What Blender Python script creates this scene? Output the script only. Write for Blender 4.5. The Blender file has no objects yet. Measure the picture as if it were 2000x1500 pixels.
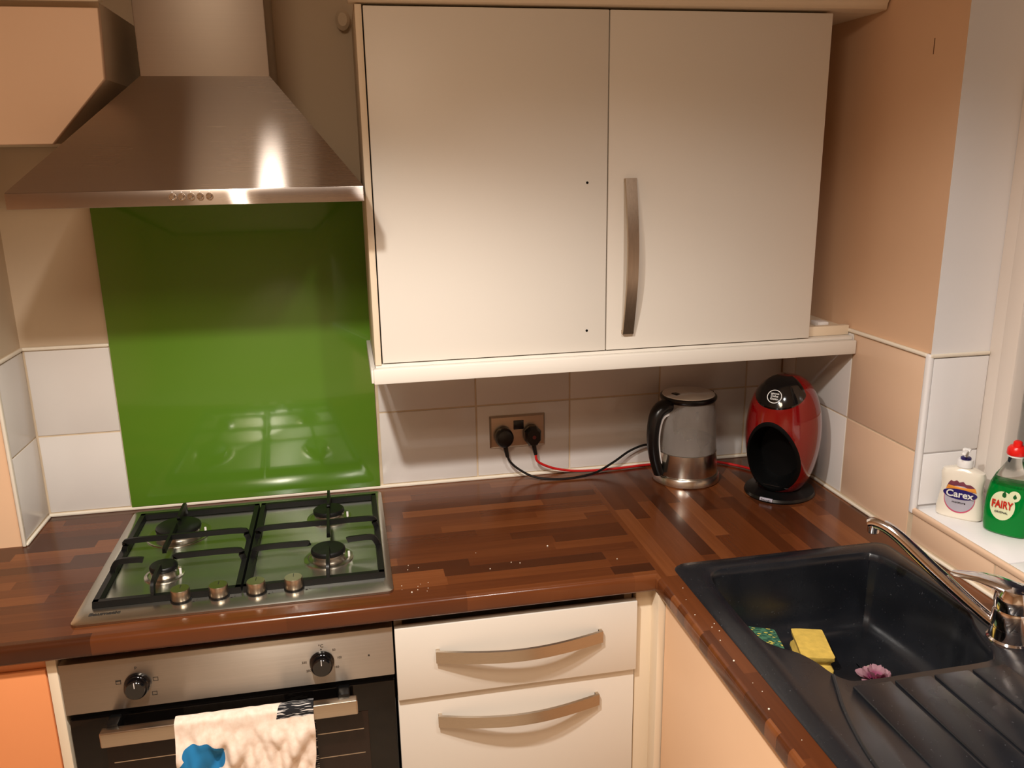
import bpy, bmesh, math, random
from mathutils import Vector, Matrix
R = math.radians
PI = math.pi
random.seed(7)
SC = bpy.context.scene
COL = SC.collection
H = 0.9                      # worktop height above the floor; every z below is measured from the worktop

# ------------------------------------------------------------------ camera
cam_d = bpy.data.cameras.new('camera')
cam = bpy.data.objects.new('camera', cam_d)
COL.objects.link(cam)
cam_d.sensor_width = 36.0
cam_d.lens = 1652.7 / 2000 * 36
cam_d.clip_start = 0.02
yaw, pitch, roll = 0.1921, 0.2602, -0.0165
fw = Vector((math.sin(yaw) * math.cos(pitch), math.cos(yaw) * math.cos(pitch), -math.sin(pitch)))
rt = Vector((math.cos(yaw), -math.sin(yaw), 0))
up = rt.cross(fw)
r2 = rt * math.cos(roll) + up * math.sin(roll)
u2 = -rt * math.sin(roll) + up * math.cos(roll)
m = Matrix((r2, u2, -fw)).transposed().to_4x4()
m.translation = Vector((0.5478, -2.0689, 0.815 + H))
cam.matrix_world = m
SC.camera = cam

# ------------------------------------------------------------------ night outside, lamps, exposure
world = bpy.data.worlds.new('world')
SC.world = world
world.use_nodes = True
world.node_tree.nodes['Background'].inputs[0].default_value = (0.02, 0.025, 0.05, 1)
world.node_tree.nodes['Background'].inputs[1].default_value = 0.3


def lamp(name, kind, loc, energy, color, target=None, **kw):
    d = bpy.data.lights.new(name, kind)
    d.energy = energy
    d.color = color
    for k, v in kw.items():
        setattr(d, k, v)
    o = bpy.data.objects.new(name, d)
    o.location = Vector(loc) + Vector((0, 0, H))
    if target:
        o.rotation_euler = (Vector(target) - Vector(loc)).to_track_quat('-Z', 'Y').to_euler()
    COL.objects.link(o)
    return o


lamp('overhead_spot', 'SPOT', (0.35, -1.40, 1.36), 96, (1.0, 0.955, 0.895), (0.35, -1.37, 0), spot_size=R(131), spot_blend=0.50, shadow_soft_size=0.032)
lamp('overhead_spot', 'SPOT', (1.02, -1.42, 1.36), 30, (1.0, 0.95, 0.90), (1.05, -1.38, 0), spot_size=R(138), spot_blend=0.5, shadow_soft_size=0.04)
lamp('overhead_spot', 'SPOT', (0.60, -2.72, 1.36), 60, (1.0, 0.93, 0.83), (0.60, -2.70, 0), spot_size=R(96), spot_blend=0.5, shadow_soft_size=0.04)  # added unseen spot, lights the floor for bounce and reflections
lamp('warm_fill_light', 'AREA', (0.25, -1.90, 1.46), 13, (1.0, 0.79, 0.58), (0.25, -1.75, 0), shape='DISK', size=0.45)  # added unseen area light giving a warm ambient fill
SC.view_settings.view_transform = 'Standard'
SC.view_settings.look = 'None'
SC.view_settings.gamma = 1.0
SC.view_settings.use_curve_mapping = False
SC.view_settings.exposure = 0.0

# ------------------------------------------------------------------ materials
def srgb(r, g, b):
    f = lambda c: (c / 255 / 12.92) if c / 255 <= 0.04045 else ((c / 255 + 0.055) / 1.055) ** 2.4
    return (f(r), f(g), f(b), 1)


class NT:
    def __init__(self, name):
        self.m = bpy.data.materials.new(name)
        self.m.use_nodes = True
        self.t = self.m.node_tree
        self.b = self.t.nodes['Principled BSDF']

    def n(self, typ, **kw):
        nd = self.t.nodes.new(typ)
        for k, v in kw.items():
            setattr(nd, k, v)
        return nd

    def l(self, a, b):
        self.t.links.new(a, b)

    def math(self, op, a, b=None, c=None):
        nd = self.n('ShaderNodeMath', operation=op)
        for i, v in enumerate((a, b, c)):
            if v is None:
                continue
            if isinstance(v, (int, float)):
                nd.inputs[i].default_value = v
            else:
                self.l(v, nd.inputs[i])
        return nd.outputs[0]

    def coord(self, kind='Object', scale=None):
        tc = self.n('ShaderNodeTexCoord')
        if scale is None:
            return tc.outputs[kind]
        mp = self.n('ShaderNodeMapping')
        mp.inputs['Scale'].default_value = scale
        self.l(tc.outputs[kind], mp.inputs[0])
        return mp.outputs[0]

    def noise(self, vec, scale, detail=3, rough=0.5):
        nd = self.n('ShaderNodeTexNoise')
        nd.inputs['Scale'].default_value = scale
        nd.inputs['Detail'].default_value = detail
        nd.inputs['Roughness'].default_value = rough
        self.l(vec, nd.inputs['Vector'])
        return nd.outputs['Fac']

    def ramp(self, fac, stops):
        nd = self.n('ShaderNodeValToRGB')
        e = nd.color_ramp.elements
        while len(e) < len(stops):
            e.new(0.5)
        for el, (p, c) in zip(e, stops):
            el.position = p
            el.color = c
        self.l(fac, nd.inputs[0])
        return nd.outputs[0]

    def bump(self, hgt, strength=0.2, dist=0.001):
        nd = self.n('ShaderNodeBump')
        nd.inputs['Strength'].default_value = strength
        nd.inputs['Distance'].default_value = dist
        self.l(hgt, nd.inputs['Height'])
        self.l(nd.outputs[0], self.b.inputs['Normal'])


def set_in(b, **kw):
    names = {'rough': 'Roughness', 'metal': 'Metallic', 'spec': 'Specular IOR Level', 'coat': 'Coat Weight', 'coatr': 'Coat Roughness',
             'trans': 'Transmission Weight', 'ior': 'IOR', 'aniso': 'Anisotropic', 'sheen': 'Sheen Weight', 'sss': 'Subsurface Weight', 'alpha': 'Alpha'}
    for k, v in kw.items():
        b.inputs[names[k]].default_value = v


def plain(name, col, rough=0.5, var=0.06, scale=8.0, bump=0.0, bscale=60.0, **kw):
    """A material of one colour with slight uneven tone and relief."""
    t = NT(name)
    set_in(t.b, rough=rough, **kw)
    v = t.coord('Object')
    f = t.noise(v, scale, 4)
    c1 = tuple(c * (1 - var) for c in col[:3]) + (1,)
    c2 = tuple(min(1, c * (1 + var)) for c in col[:3]) + (1,)
    t.l(t.ramp(f, [(0.3, c1), (0.7, c2)]), t.b.inputs['Base Color'])
    if bump:
        t.bump(t.noise(v, bscale, 3), bump)
    return t.m


def brushed(name, col, rough, direction='x', aniso=0.75, streak=0.12):
    t = NT(name)
    set_in(t.b, metal=1.0, rough=rough, aniso=aniso)
    sc = {'x': (3, 400, 400), 'z': (400, 400, 3), 'y': (400, 3, 400)}[direction]
    f = t.noise(t.coord('Object', sc), 1.0, 2)
    g = t.noise(t.coord('Object'), 5.0, 3)
    c1 = tuple(c * (1 - streak) for c in col[:3]) + (1,)
    t.l(t.ramp(f, [(0.3, c1), (0.7, col)]), t.b.inputs['Base Color'])
    r = t.math('MULTIPLY_ADD', f, rough * 0.08, rough * 0.92)
    t.l(t.math('MULTIPLY_ADD', g, rough * 0.12, t.math('SUBTRACT', r, rough * 0.06)), t.b.inputs['Roughness'])
    # brushing runs along one fixed direction of the sheet
    vec = {'x': (1, 0, 0), 'y': (0, 1, 0), 'z': (0, 0, 1)}[direction]
    cb = t.n('ShaderNodeCombineXYZ')
    for i in range(3):
        cb.inputs[i].default_value = vec[i]
    vt = t.n('ShaderNodeVectorTransform', vector_type='VECTOR', convert_from='OBJECT', convert_to='WORLD')
    t.l(cb.outputs[0], vt.inputs[0])
    ge = t.n('ShaderNodeNewGeometry')
    cr = t.n('ShaderNodeVectorMath', operation='CROSS_PRODUCT')      # highlights spread across the brushing
    t.l(ge.outputs['Normal'], cr.inputs[0])
    t.l(vt.outputs[0], cr.inputs[1])
    t.l(cr.outputs[0], t.b.inputs['Tangent'])
    return t.m


def hood_steel(name, col, rough, aniso):
    """Fine horizontally brushed sheet: a tight sheen across the brushing, long up and down it."""
    m_ = brushed(name, col, rough, 'x', 0.0, 0.03)
    t = m_.node_tree
    p = t.nodes['Principled BSDF']
    g = t.nodes.new('ShaderNodeBsdfAnisotropic')
    g.distribution = 'BECKMANN'
    g.inputs['Roughness'].default_value = rough
    g.inputs['Anisotropy'].default_value = -aniso
    t.links.new(p.inputs['Tangent'].links[0].from_socket, g.inputs['Tangent'])
    t.links.new(p.inputs['Base Color'].links[0].from_socket, g.inputs['Color'])
    mx = t.nodes.new('ShaderNodeMixShader')
    mx.inputs[0].default_value = 0.42
    p.inputs['Roughness'].default_value = 0.4
    t.links.new(p.outputs[0], mx.inputs[1])
    t.links.new(g.outputs[0], mx.inputs[2])
    t.links.new(mx.outputs[0], t.nodes['Material Output'].inputs['Surface'])
    return m_


def worktop_material():
    """Printed butcher-block laminate: staves along the back run, turned at the joint for the sink run."""
    t = NT('walnut_block_laminate')
    set_in(t.b, rough=0.2, spec=0.4)
    sx = t.n('ShaderNodeSeparateXYZ')
    t.l(t.coord('Object'), sx.inputs[0])
    X, Y = sx.outputs[0], sx.outputs[1]
    sel = t.math('GREATER_THAN', X, 1.128)
    inv = t.math('SUBTRACT', 1.0, sel)
    A = t.math('ADD', t.math('MULTIPLY', X, inv), t.math('MULTIPLY', Y, sel))        # along the staves
    B = t.math('ADD', t.math('MULTIPLY', Y, inv), t.math('MULTIPLY', X, sel))        # across
    row = t.math('FLOOR', t.math('DIVIDE', t.math('ADD', B, 5.0), 0.0345))
    wn = t.n('ShaderNodeTexWhiteNoise', noise_dimensions='1D')
    t.l(t.math('ADD', row, t.math('MULTIPLY', sel, 91.0)), wn.inputs['W'])
    off = t.math('MULTIPLY', wn.outputs['Value'], 3.0)
    a2 = t.math('DIVIDE', t.math('ADD', A, t.math('ADD', off, 5.0)), 0.34)
    cidx = t.math('FLOOR', a2)
    wn2 = t.n('ShaderNodeTexWhiteNoise', noise_dimensions='2D')
    cb = t.n('ShaderNodeCombineXYZ')
    t.l(row, cb.inputs[0])
    t.l(cidx, cb.inputs[1])
    t.l(cb.outputs[0], wn2.inputs['Vector'])
    stave = wn2.outputs['Value']
    g = t.n('ShaderNodeCombineXYZ')
    t.l(t.math('ADD', t.math('MULTIPLY', A, 5.0), t.math('MULTIPLY', stave, 40.0)), g.inputs[0])
    t.l(t.math('MULTIPLY', B, 110.0), g.inputs[1])
    grain = t.noise(g.outputs[0], 1.0, 5, 0.6)
    g2 = t.n('ShaderNodeCombineXYZ')
    t.l(t.math('ADD', t.math('MULTIPLY', A, 3.0), t.math('MULTIPLY', stave, 77.0)), g2.inputs[0])
    t.l(t.math('MULTIPLY', B, 22.0), g2.inputs[1])
    fig = t.noise(g2.outputs[0], 1.0, 3)
    val = t.math('ADD', t.math('MULTIPLY', stave, 0.62), t.math('ADD', t.math('MULTIPLY', grain, 0.28), t.math('MULTIPLY', fig, 0.22)))
    val = t.math('SUBTRACT', val, 0.06)
    col = t.ramp(val, [(0.1, srgb(56, 28, 15)), (0.4, srgb(81, 41, 20)), (0.65, srgb(99, 53, 26)), (0.95, srgb(130, 77, 42))])
    t.l(col, t.b.inputs['Base Color'])
    t.bump(grain, 0.03, 0.0005)
    return t.m


def glassy(name, col, rough=0.0, ior=1.45, alpha_shadow=True):
    t = NT(name)
    set_in(t.b, rough=rough, trans=1.0, ior=ior)
    t.b.inputs['Base Color'].default_value = col
    return t.m


M = {}
M['worktop'] = worktop_material()
M['door'] = plain('cream_cabinet_foil', srgb(224, 217, 206), 0.42, 0.012, 3, 0.04, 120)
M['carcass'] = plain('cream_carcass_board', srgb(226, 208, 182), 0.5, 0.02, 3)
M['carcass_in'] = plain('cabinet_inside_board', srgb(150, 120, 92), 0.7, 0.03, 3)
M['peach_cast_door'] = plain('peach_cast_foil', srgb(240, 200, 162), 0.45, 0.02, 3)  # peach cast of the warm light put into the colour
M['orange_cast_door'] = plain('orange_cast_foil', srgb(228, 146, 92), 0.45, 0.03, 3)  # orange light on the front painted into its foil colour
M['tan_cast_door'] = plain('tan_cast_foil', srgb(236, 204, 176), 0.45, 0.02, 3)  # warm light cast mixed into the door colour
M['tile'] = plain('white_glazed_tile', srgb(220, 214, 208), 0.22, 0.02, 6, 0.05, 14)
M['peach_cast_tile'] = plain('peach_cast_glazed_tile', srgb(228, 194, 164), 0.25, 0.02, 6, 0.05, 14)  # warm-lit copy of the wall tile, light cast in its colour
M['reveal_tile'] = plain('cool_white_glazed_tile', srgb(240, 238, 238), 0.22, 0.015, 6, 0.05, 14)
M['grout'] = plain('cream_grout', srgb(206, 186, 158), 0.85, 0.08, 30)
M['grout_dark'] = plain('brown_scuff', srgb(120, 84, 58), 0.8, 0.1, 60)
M['bead'] = plain('white_sealant', srgb(236, 226, 208), 0.4, 0.03, 20)
M['plaster'] = plain('cream_painted_plaster', srgb(206, 186, 160), 0.75, 0.03, 3, 0.12, 40)
M['peach_plaster'] = plain('peach_painted_plaster', srgb(226, 188, 154), 0.7, 0.035, 3, 0.15, 30)
M['white_plaster'] = plain('white_painted_plaster', srgb(240, 238, 238), 0.45, 0.02, 3, 0.15, 25)
M['ceiling'] = plain('white_ceiling_paint', srgb(225, 212, 195), 0.8, 0.02, 3)
M['floor'] = plain('brown_floor_vinyl', srgb(186, 168, 146), 0.5, 0.08, 6)
M['upvc'] = plain('white_window_frame_plastic', srgb(238, 228, 218), 0.3, 0.01, 5)
M['green'] = plain('green_back_painted_glass', srgb(88, 130, 36), 0.12, 0.03, 1.5, coat=0.5, coatr=0.05)
M['steel_hood'] = hood_steel('brushed_steel_hood', srgb(172, 160, 150), 0.28, 0.86)
M['steel_chimney'] = brushed('satin_steel_chimney', srgb(176, 166, 156), 0.5, 'x', 0.3, 0.03)
M['steel_hob'] = brushed('brushed_steel_hob', srgb(192, 190, 180), 0.27, 'x', 0.7, 0.06)
M['steel_oven'] = brushed('brushed_steel_oven', srgb(182, 173, 162), 0.42, 'x', 0.85, 0.06)
M['steel'] = brushed('satin_steel', srgb(196, 182, 164), 0.3, 'x', 0.3, 0.05)
M['steel_v'] = brushed('satin_steel_upright', srgb(196, 180, 160), 0.32, 'z', 0.3)
M['chrome'] = plain('chrome', srgb(236, 234, 236), 0.09, 0.01, 5, metal=1.0)
M['kettle_steel'] = brushed('kettle_steel', srgb(214, 206, 194), 0.27, 'x', 0.5, 0.04)
M['enamel'] = plain('black_cast_iron_enamel', srgb(15, 15, 14), 0.42, 0.1, 30, 0.1, 200, spec=0.3)
M['black'] = plain('black_plastic', srgb(13, 13, 13), 0.28, 0.1, 10)
M['black_matt'] = plain('black_matt_plastic', srgb(5, 5, 5), 0.6, 0.1, 10, spec=0.15)
M['black_gloss'] = plain('black_gloss_plastic', srgb(10, 10, 11), 0.1, 0.05, 10, coat=0.5)
M['oven_glass'] = plain('black_oven_glass', srgb(9, 7, 6), 0.05, 0.05, 3)
M['oven_pane'] = plain('brown_tinted_oven_pane', srgb(34, 20, 14), 0.06, 0.05, 3)
M['red'] = plain('glossy_red_plastic', srgb(118, 3, 6), 0.14, 0.03, 5, coat=0.8, coatr=0.05)
M['red_cable'] = plain('red_cable_rubber', srgb(190, 22, 20), 0.4, 0.03, 20)
M['fuse_red'] = plain('dull_red_plastic', srgb(90, 22, 18), 0.5, 0.05, 20)
M['print_dark'] = plain('dark_print', srgb(40, 36, 32), 0.5, 0.02, 10)
M['print_white'] = plain('white_print', srgb(225, 222, 218), 0.5, 0.02, 10)
M['brass'] = plain('burner_brass', srgb(190, 150, 110), 0.3, 0.05, 30, metal=1.0)
M['alu'] = plain('burner_aluminium', srgb(200, 195, 185), 0.25, 0.05, 30, metal=1.0)


def sink_material():
    t = NT('black_composite_sink')
    set_in(t.b, rough=0.3, spec=0.5)
    v = t.coord('Object')
    f = t.noise(v, 9, 4)
    s = t.noise(v, 260, 2)
    base = t.ramp(f, [(0.3, srgb(20, 22, 26)), (0.7, srgb(29, 31, 36))])
    spk = t.ramp(s, [(0.70, (0, 0, 0, 1)), (0.78, (0.12, 0.12, 0.13, 1))])
    mx = t.n('ShaderNodeMixRGB', blend_type='ADD')
    mx.inputs[0].default_value = 0.6
    t.l(base, mx.inputs[1])
    t.l(spk, mx.inputs[2])
    t.l(mx.outputs[0], t.b.inputs['Base Color'])
    t.l(t.math('MULTIPLY_ADD', f, 0.22, 0.15), t.b.inputs['Roughness'])
    t.bump(t.noise(v, 500, 2), 0.08, 0.0005)
    return t.m


M['sink'] = sink_material()
M['clear'] = glassy('clear_plastic', (0.95, 0.97, 0.96, 1), 0.02, 1.3)


def frosted_glass():
    t = NT('misted_kettle_glass')
    set_in(t.b, rough=0.3, trans=0.8, ior=1.15, spec=0.4)
    v = t.coord('Object', (22, 22, 9))
    f = t.noise(v, 1.0, 2)
    t.l(t.ramp(f, [(0.3, srgb(196, 184, 172)), (0.7, srgb(226, 218, 210))]), t.b.inputs['Base Color'])
    t.l(t.math('MULTIPLY_ADD', f, 0.4, 0.08), t.b.inputs['Roughness'])
    return t.m


M['mist'] = frosted_glass()
M['water'] = glassy('water', (0.9, 0.93, 0.92, 1), 0.0, 1.33)
M['fairy_liquid'] = plain('green_washing_up_liquid', srgb(0, 138, 52), 0.06, 0.05, 12, trans=0.25, ior=1.36, spec=0.3)
M['soap'] = plain('cream_hand_soap', srgb(236, 228, 212), 0.2, 0.02, 12, coat=0.6, sss=0.0)
M['white_plastic'] = plain('white_plastic', srgb(240, 238, 236), 0.3, 0.01, 5)
M['red_cap'] = plain('red_cap_plastic', srgb(232, 30, 24), 0.3, 0.02, 5)
M['navy'] = plain('navy_print', srgb(38, 26, 100), 0.35, 0.02, 5)
M['lab_silver'] = plain('silver_label', srgb(176, 172, 184), 0.3, 0.03, 40)
M['lab_orange'] = plain('orange_label', srgb(232, 150, 60), 0.35, 0.15, 60)
M['lab_maroon'] = plain('maroon_label', srgb(120, 60, 76), 0.35, 0.2, 60)
M['lab_pink'] = plain('pink_label_rim', srgb(196, 80, 110), 0.35, 0.1, 30)
M['lab_cream'] = plain('cream_label', srgb(226, 230, 190), 0.35, 0.02, 30)
M['lab_red'] = plain('red_lettering', srgb(196, 40, 24), 0.35, 0.02, 30)
M['lab_green'] = plain('dark_green_print', srgb(10, 90, 40), 0.35, 0.02, 30)
M['sponge'] = plain('yellow_sponge_foam', srgb(216, 182, 84), 0.9, 0.12, 60, 0.6, 220)
M['lid_grey'] = plain('silver_grey_plastic', srgb(222, 214, 206), 0.35, 0.02, 20)
M['crumb'] = plain('pale_bread_crumb', srgb(235, 225, 205), 0.8, 0.05, 60)


def scourer_material():
    t = NT('green_patterned_scourer')
    set_in(t.b, rough=0.9)
    v = t.coord('Object', (1, 1, 1))
    vo = t.n('ShaderNodeTexVoronoi')
    vo.inputs['Scale'].default_value = 110
    mp = t.n('ShaderNodeMapping')
    mp.inputs['Scale'].default_value = (0.6, 1.3, 1)
    mp.inputs['Rotation'].default_value = (0, 0, 0.6)
    t.l(v, mp.inputs[0])
    t.l(mp.outputs[0], vo.inputs['Vector'])
    f = vo.outputs['Distance']
    n = t.noise(v, 90, 3)
    mixed = t.math('ADD', f, t.math('MULTIPLY', n, 0.5))
    c = t.ramp(mixed, [(0.50, srgb(206, 190, 84)), (0.57, srgb(30, 84, 66)), (0.75, srgb(26, 74, 60)), (0.85, srgb(70, 120, 90))])
    t.l(c, t.b.inputs['Base Color'])
    t.bump(t.noise(v, 300, 3), 0.6)
    return t.m


M['scourer'] = scourer_material()


def petal_material():
    t = NT('pink_petal')
    set_in(t.b, rough=0.6)
    v = t.coord('Object')
    ln = t.n('ShaderNodeVectorMath', operation='LENGTH')
    t.l(v, ln.inputs[0])
    f = t.math('ADD', t.math('MULTIPLY', ln.outputs['Value'], 30.0), t.math('MULTIPLY', t.noise(v, 90, 3), 0.4))
    t.l(t.ramp(f, [(0.35, srgb(196, 50, 120)), (0.75, srgb(190, 100, 140)), (1.0, srgb(206, 160, 172))]), t.b.inputs['Base Color'])
    return t.m


M['petal'] = petal_material()
M['petal_pale'] = plain('pale_petal', srgb(222, 206, 186), 0.6, 0.08, 60)

# ------------------------------------------------------------------ mesh helpers
class MB:
    """Collects shapes; build() links them as one mesh object."""

    def __init__(self):
        self.bm = bmesh.new()
        self.mi = 0

    def _mark(self, faces):
        for f in faces:
            f.material_index = self.mi
            f.smooth = True

    def box(self, x0, x1, y0, y1, z0, z1, bev=0.0, seg=2, mat=None):
        r = bmesh.ops.create_cube(self.bm, size=1.0)
        vs = r['verts']
        for v in vs:
            v.co = Vector(((x0 + x1) / 2 + v.co.x * (x1 - x0), (y0 + y1) / 2 + v.co.y * (y1 - y0), (z0 + z1) / 2 + v.co.z * (z1 - z0)))
        fs = list({f for v in vs for f in v.link_faces})
        self._mark(fs)
        if bev > 0:
            es = list({e for v in vs for e in v.link_edges})
            rr = bmesh.ops.bevel(self.bm, geom=es, offset=bev, segments=seg, affect='EDGES', profile=0.5)
            vs = list({v for f in rr['faces'] for v in f.verts})
            self._mark(list({f for v in vs for f in v.link_faces}))
            vs = list({v for f in {f for v in vs for f in v.link_faces} for v in f.verts})
        if mat is not None:
            for v in vs:
                v.co = mat @ v.co
        return vs

    def prism(self, pts, axis, a, b, bev=0.0, seg=2):
        """Polygon pts (two coordinates, in xyz order without AXIS) extruded along AXIS from a to b."""
        def mk(p, t):
            q = list(p)
            q.insert('xyz'.index(axis), t)
            return Vector(q)
        v0 = [self.bm.verts.new(mk(p, a)) for p in pts]
        v1 = [self.bm.verts.new(mk(p, b)) for p in pts]
        fs = [self.bm.faces.new(v0), self.bm.faces.new(list(reversed(v1)))]
        n = len(pts)
        for i in range(n):
            fs.append(self.bm.faces.new((v0[i], v1[i], v1[(i + 1) % n], v0[(i + 1) % n])))
        bmesh.ops.recalc_face_normals(self.bm, faces=fs)
        self._mark(fs)
        if bev > 0:
            es = list({e for f in fs for e in f.edges})
            rr = bmesh.ops.bevel(self.bm, geom=es, offset=bev, segments=seg, affect='EDGES', profile=0.5)
            self._mark(rr['faces'])
        return v0 + v1

    def rings(self, rings, cap0=True, cap1=True, closed=True):
        vv = [[self.bm.verts.new(Vector(p)) for p in ring] for ring in rings]
        fs = []
        for a, b in zip(vv, vv[1:]):
            n = len(a)
            for i in range(n if closed else n - 1):
                fs.append(self.bm.faces.new((a[i], a[(i + 1) % n], b[(i + 1) % n], b[i])))
        if cap0:
            fs.append(self.bm.faces.new(list(reversed(vv[0]))))
        if cap1:
            fs.append(self.bm.faces.new(vv[-1]))
        if closed:
            bmesh.ops.recalc_face_normals(self.bm, faces=fs)
        self._mark(fs)
        return vv

    def lathe(self, prof, c=(0, 0, 0), seg=40, cap0=True, cap1=True, sx=1.0, sy=1.0):
        return self.rings([[(c[0] + r * sx * math.cos(2 * PI * i / seg), c[1] + r * sy * math.sin(2 * PI * i / seg), c[2] + z) for i in range(seg)] for r, z in prof], cap0, cap1)

    def cyl(self, p0, p1, r0, r1=None, seg=20, bev=0.0):
        r1 = r0 if r1 is None else r1
        p0, p1 = Vector(p0), Vector(p1)
        d = (p1 - p0)
        L = d.length
        q = d.to_track_quat('Z', 'Y')
        prof = [(r0, 0), (r1, L)] if bev <= 0 else [(r0 - bev, 0), (r0, bev), (r1, L - bev), (r1 - bev, L)]
        return self.rings([[p0 + q @ Vector((r * math.cos(2 * PI * i / seg), r * math.sin(2 * PI * i / seg), z)) for i in range(seg)] for r, z in prof])

    def sweep(self, pts, prof, smooth=0, up_hint=(0, 0, 1), scale=None):
        """Closed cross-section PROF (list of (a,b)) swept along PTS; a along the side, b along the local up."""
        pts = [Vector(p) for p in pts]
        if smooth:
            pts = spline(pts, smooth)
        rings = []
        n = len(pts)
        for i, p in enumerate(pts):
            tdir = (pts[min(i + 1, n - 1)] - pts[max(i - 1, 0)]).normalized()
            s = tdir.cross(Vector(up_hint))
            if s.length < 1e-4:
                s = tdir.cross(Vector((0, 1, 0)))
            s.normalize()
            u = s.cross(tdir).normalized()
            k = scale(i / (n - 1)) if scale else 1.0
            rings.append([p + s * a * k + u * b * k for a, b in prof])
        return self.rings(rings)

    def tube(self, pts, r, smooth=0, seg=10, up_hint=(0, 0, 1), scale=None):
        return self.sweep(pts, [(r * math.cos(2 * PI * i / seg), r * math.sin(2 * PI * i / seg)) for i in range(seg)], smooth, up_hint, scale)

    def build(self, name, mats, parent=None, sharp=38):
        me = bpy.data.meshes.new(name)
        if not isinstance(mats, (list, tuple)):
            mats = [mats]
        org = ORG.get(parent.name, Vector((0, 0, 0))) if parent else Vector((0, 0, 0))
        if org.length > 0:
            for v in self.bm.verts:
                v.co -= org
        self.bm.to_mesh(me)
        self.bm.free()
        for mt in mats:
            me.materials.append(mt)
        me.set_sharp_from_angle(angle=R(sharp))
        o = bpy.data.objects.new(name, me)
        COL.objects.link(o)
        if parent:
            o.parent = parent
            ORG[o.name] = org
        else:
            o.location = (0, 0, H)
        return o


ORG = {}


def spline(pts, sub):
    out = []
    n = len(pts)
    for i in range(n - 1):
        p0, p1, p2, p3 = pts[max(i - 1, 0)], pts[i], pts[i + 1], pts[min(i + 2, n - 1)]
        for k in range(sub):
            t = k / sub
            out.append(0.5 * ((2 * p1) + (p2 - p0) * t + (2 * p0 - 5 * p1 + 4 * p2 - p3) * t * t + (3 * p1 - p0 - 3 * p2 + p3) * t ** 3))
    out.append(pts[-1])
    return out


def thing(name, label, cat, base, group=None, rotz=None):
    """An Empty at the thing's base. Without ROTZ the parts are modelled in kitchen coordinates; with it, in the thing's own."""
    o = bpy.data.objects.new(name, None)
    o.empty_display_size = 0.05
    COL.objects.link(o)
    o.location = Vector(base) + Vector((0, 0, H))
    ORG[o.name] = Vector(base) if rotz is None else Vector((0, 0, 0))
    if rotz is not None:
        o.rotation_euler = (0, 0, rotz)
    tag(o, label, cat, group)
    return o


def tag(o, label, cat, group=None):
    o['label'] = label
    o['category'] = cat
    if group:
        o['group'] = group
    return o


def struct(o):
    o['kind'] = 'structure'
    return o


def text(name, s, size, mat, parent, place, extrude=0.0004, squash=1.0, bold=0.0):
    """Flat lettering as a mesh; PLACE is a matrix in the parent's coordinates (text lies in its xy plane)."""
    cu = bpy.data.curves.new(name, 'FONT')
    cu.body = s
    cu.size = size
    cu.extrude = extrude
    cu.offset = bold
    cu.resolution_u = 3
    cu.align_x = 'CENTER'
    cu.align_y = 'CENTER'
    tmp = bpy.data.objects.new(name, cu)
    COL.objects.link(tmp)
    dg = bpy.context.evaluated_depsgraph_get()
    dg.update()
    me = bpy.data.meshes.new_from_object(tmp.evaluated_get(dg))
    bpy.data.objects.remove(tmp)
    me.name = name
    me.transform(place @ Matrix.Diagonal((squash, 1, 1, 1)))
    if parent is not None and ORG.get(parent.name, Vector()).length > 0:
        me.transform(Matrix.Translation(-ORG[parent.name]))
    me.materials.clear()
    me.materials.append(mat)
    o = bpy.data.objects.new(name, me)
    COL.objects.link(o)
    o.parent = parent
    return o


FRONT = Matrix.Rotation(PI / 2, 4, 'X')          # text facing -y


def at(x, y, z, rot=None):
    return Matrix.Translation((x, y, z)) @ (rot if rot is not None else FRONT)


# ------------------------------------------------------------------ room shell
XR = 1.705
WY = -0.583          # where the window recess starts on the right wall
SILL = 0.080
C1, C2, DADO = 0.2016, 0.4060, 0.4160

b = MB(); b.box(-1.6, 2.2, -3.4, 0.15, -H - 0.1, -H); struct(b.build('floor', M['floor']))
b = MB(); b.box(-1.6, 2.2, -3.4, 0.15, 1.5, 1.6); struct(b.build('ceiling', M['ceiling']))
b = MB(); b.box(-1.6, 2.2, 0.004, 0.15, -H, 1.5); wall_back = struct(b.build('wall_back', M['plaster']))
b = MB(); b.box(-1.7, -1.6, -3.4, 0.15, -H, 1.5); struct(b.build('wall_left', M['peach_plaster']))
b = MB(); b.box(-1.7, 2.2, -3.5, -3.4, -H, 1.5); struct(b.build('wall_front', M['plaster']))

# right wall with the window opening; the recess faces are white, the room face peach
XP = XR + 0.004
b = MB()
b.box(XP, 1.925, WY, 0.004, -H, 1.5)
b.box(XP, 1.925, -3.4, WY, -H, SILL - 0.01)
b.box(XP, 1.925, -2.1, WY, 1.30, 1.5)
b.box(XP, 1.925, -3.4, -2.1, SILL - 0.01, 1.5)
for f in b.bm.faces:
    c = f.calc_center_median()
    if f.normal.x > -0.5 and c.x > XP + 0.01:
        f.material_index = 1
wall_right = struct(b.build('wall_right', [M['peach_plaster'], M['white_plaster']]))

# boxed-out pier at the end of the worktop
b = MB()
b.box(-1.6, -0.192, -0.163, 0.004, -H, 1.5)
for f in b.bm.faces:
    if f.normal.y < -0.5:
        f.material_index = 1
wall_pier = struct(b.build('wall_pier', [M['plaster'], M['peach_cast_door']]))


def tile_y(wall, x0, x1, z0, z1, mat=None):          # tile on a wall that faces -y
    q = MB(); q.box(x0, x1, -0.001, 0.0035, z0, z1, 0.0015, 2)
    return q.build('tile', mat or M['tile'], wall)


def tile_x(wall, x0, x1, y0, y1, z0, z1, mat):
    q = MB(); q.box(x0, x1, y0, y1, z0, z1, 0.0015, 2)
    return q.build('tile', mat, wall)


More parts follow.
